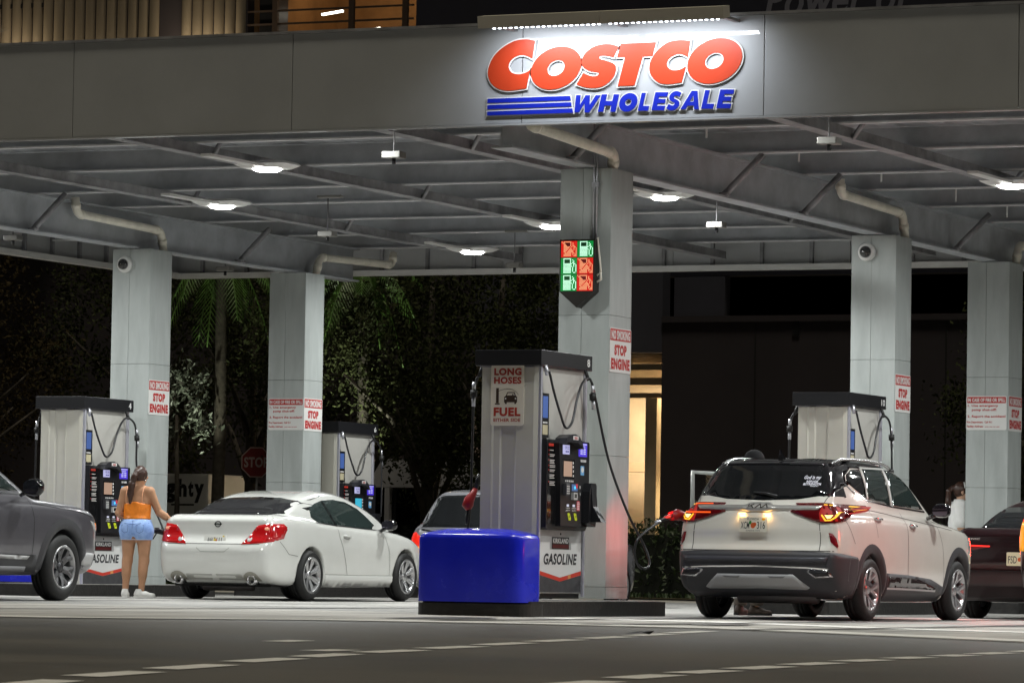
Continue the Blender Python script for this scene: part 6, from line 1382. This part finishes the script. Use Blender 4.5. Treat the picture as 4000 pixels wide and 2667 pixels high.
for k, (z0, z1) in enumerate(((4.55, 4.68), (4.25, 4.4), (4.0, 4.1))): bp((-19.2, .1+.12*k, z0), (-15.06, .3+.12*k, z1), 'bay_lintel', mat('bay_trim', (.40, .32, .23), .7))
bp((-15.55, .5, 0), (-15.3, .9, 4.0), 'bay_pier', CREAM); bp((-19.2, 2.2, 2.55), (-15.06, 2.6, 2.75), 'bay_ledge', mat('bay_trim')); bp((-15.28, 2.4, .2), (-15.06, 2.7, 2.4), 'bay_door', WHITEP); bp((-15.62, 1.0, 2.3), (-15.08, 1.1, 2.6), 'red_band', REDP)
bp((-15.9, 1.0, 4.62), (-15.2, 1.4, 4.69), 'bay_lamp', emat('warm_tube', (1, .8, .5), 6.0))
L = bpy.data.lights.new('bay_light', 'AREA'); L.size = 1.2; L.energy = 300; L.color = (1, .80, .54); lo = bpy.data.objects.new('bay_light', L); link(lo, bl); lo.location = (-15.8, 1.3, 4.5)
L = bpy.data.lights.new('bay_low_light', 'AREA'); L.size = .5; L.energy = 120; L.color = (1, .8, .5); lo = bpy.data.objects.new('bay_low_light', L); link(lo, bl); lo.location = (-15.6, 1.6, 2.25); lo.rotation_euler = (R(-50), 0, 0)
# shopfront glimpsed between pump and silver SUV
sf = thing('shop_front', 'pale shop front with dark windows behind the silver SUV', 'building', (-18.4, 33.6, 0)); bp((-1.8, 0, 2.05), (1.6, .3, 2.6), 'signboard', mat('shop_white', (.42, .42, .45), .6), sf); bp((-1.8, .15, .1), (1.6, .4, 2.04), 'glazing', GLASSD, sf)
for x in (-1.8, -.6, .5, 1.5): bp((x, 0, 0), (x+.1, .14, 2.04), 'mullion', mat('shop_white'), sf)
# ribbed upper deck, uplit
RIB = mat('ribbed_cladding', (.22, .185, .14), .4, .3, noise=.12, nscale=3, streak=(1, 1, .15)); RW_ = .262
rx = -33.0; k = 0
while rx < -24.75:
    if not (-26.75 < rx < -26.25):
        n = 8; V = []; F = []
        for i in range(n+1):
            a = math.pi*i/n
            for z in (11.55, 15.5): V.append((rx+RW_/2-RW_*.44*math.cos(a), -.02-RW_*.34*math.sin(a), z))
        for i in range(n): F.append((2*i, 2*i+2, 2*i+3, 2*i+1))
        MB().add(V, F, None, True).build('rib', RIB, bl)
    rx += RW_; k += 1
bp((-34, 0, 9.81), (-24.6, .3, 15.5), 'rib_backing', WALLD); bp((-34, -.6, 9.81), (-20.6, 0, 9.95), 'ledge', STEELD); bp((-34, -.06, 12.45), (-29.5, -.002, 12.55), 'dark_rail', BLACKP)
for x0, x1, e in ((-30.8, -29.6, 16), (-26.2, -24.9, 20), (-29.4, -26.8, 5)):
    bp((x0, -.75, 11.0), (x1, -.65, 11.08), 'uplight_strip', BLACKP)
    L = bpy.data.lights.new('rib_uplight', 'AREA'); L.shape = 'RECTANGLE'; L.size = x1-x0; L.size_y = .05; L.energy = e; L.color = (1, .82, .55); lo = bpy.data.objects.new('rib_uplight', L); link(lo, bl); lo.location = ((x0+x1)/2, -.55, 11.12); lo.rotation_euler = (R(180-28), 0, 0)
DECKW = mat('garage_wall', (.22, .12, .05), .8, noise=.2, nscale=1.5)
bp((-24.6, 4.0, 9.81), (-20.7, 4.2, 15.5), 'garage_back_wall', DECKW); bp((-24.6, .3, 14.6), (-20.7, 4.0, 14.8), 'garage_ceiling', DECKW); bp((-24.6, .3, 9.81), (-24.5, 4, 14.6), 'garage_side', DECKW)
for x in (-24.0, -22.2, -20.95): bp((x, -.03, 9.96), (x+.12, .05, 15.5), 'railing_post', mat('rail_brown', (.05, .03, .02), .6))
for q in range(9): bp((-24.6, -.005, 11.3+.28*q), (-20.7, .025, 11.34+.28*q), 'railing_bar', mat('rail_brown'))
bp((-24.35, .06, 9.96), (-23.9, .5, 15.5), 'garage_column', BLACKP)
TUBE = emat('garage_tube', (1, .95, .8), 7.0)
for (x, y, z, dx, rz) in ((-23.3, 1.4, 12.25, .5, -.12), (-22.9, 2.4, 12.0, .5, -.08), (-22.8, 3.4, 11.62, .5, 0.02)):
    MB().box((-dx/2, -.03, 0), (dx/2, .03, .04), Matrix.Translation((x, y, z)) @ Matrix.Rotation(rz, 4, 'Y')).build('tube_lamp', TUBE, bl)
L = bpy.data.lights.new('garage_light', 'AREA'); L.size = 1.5; L.energy = 60; L.color = (1, .68, .35); lo = bpy.data.objects.new('garage_light', L); link(lo, bl); lo.location = (-22.6, 2, 14.4)
bp((-20.65, .02, 9.91), (30, .4, 18), 'upper_block', WALLN); mb = MB(); put_text(mb, 'Power of', frame((0, .018, 0), (1, 0, 0), (0, 0, 1)), -12.9, 11.55, -9.75, 12.35, 0, .02, .3); mb.build('wall_lettering', mat('faint_lettering', (.16, .16, .20), .6), bl)
# spiky plant on the canopy edge
t = thing('spiky_plant', 'spiky dark plant above the fascia at top left', 'plant', (-30.2, 36.6, 11.2)); MB().lathe([(.2, 0), (.28, .5)], 16).build('pot', BLACKP, t); bp((-2, -.3, -.2), (1.5, .5, -.01), 'planter_shelf', STEELD, t)
for k in range(46):
    a = k*2.4; el = R(15+70*((k*.618) % 1)); d = Vector((math.cos(a)*math.cos(el), math.sin(a)*math.cos(el), math.sin(el))); s = d.cross(Vector((0, 0, 1))).normalized()*.022; p = Vector((0, 0, .45)); e = p+d*(.62+.15*math.sin(k))
    MB().add([tuple(p-s), tuple(p+s), tuple(p.lerp(e, .5)+s*.9), tuple(e), tuple(p.lerp(e, .5)-s*.9)], [(0, 1, 2, 3, 4)]).build('blade', mat('yucca_leaf', (.03, .035, .02), .5), t)
# crumpled leaf litter on the road
t = thing('road_debris', 'small dark scrap of litter lying on the road', 'litter', (5.35, -11.4, G(5.3)+.002)); MB().add([(-.12, 0, 0), (-.05, .05, .02), (.03, -.03, .012), (.12, .03, .03), (.05, .1, .0), (-.04, -.08, .0)], [(0, 5, 2, 1), (1, 2, 3, 4)]).build('scrap', BLACKM, t)
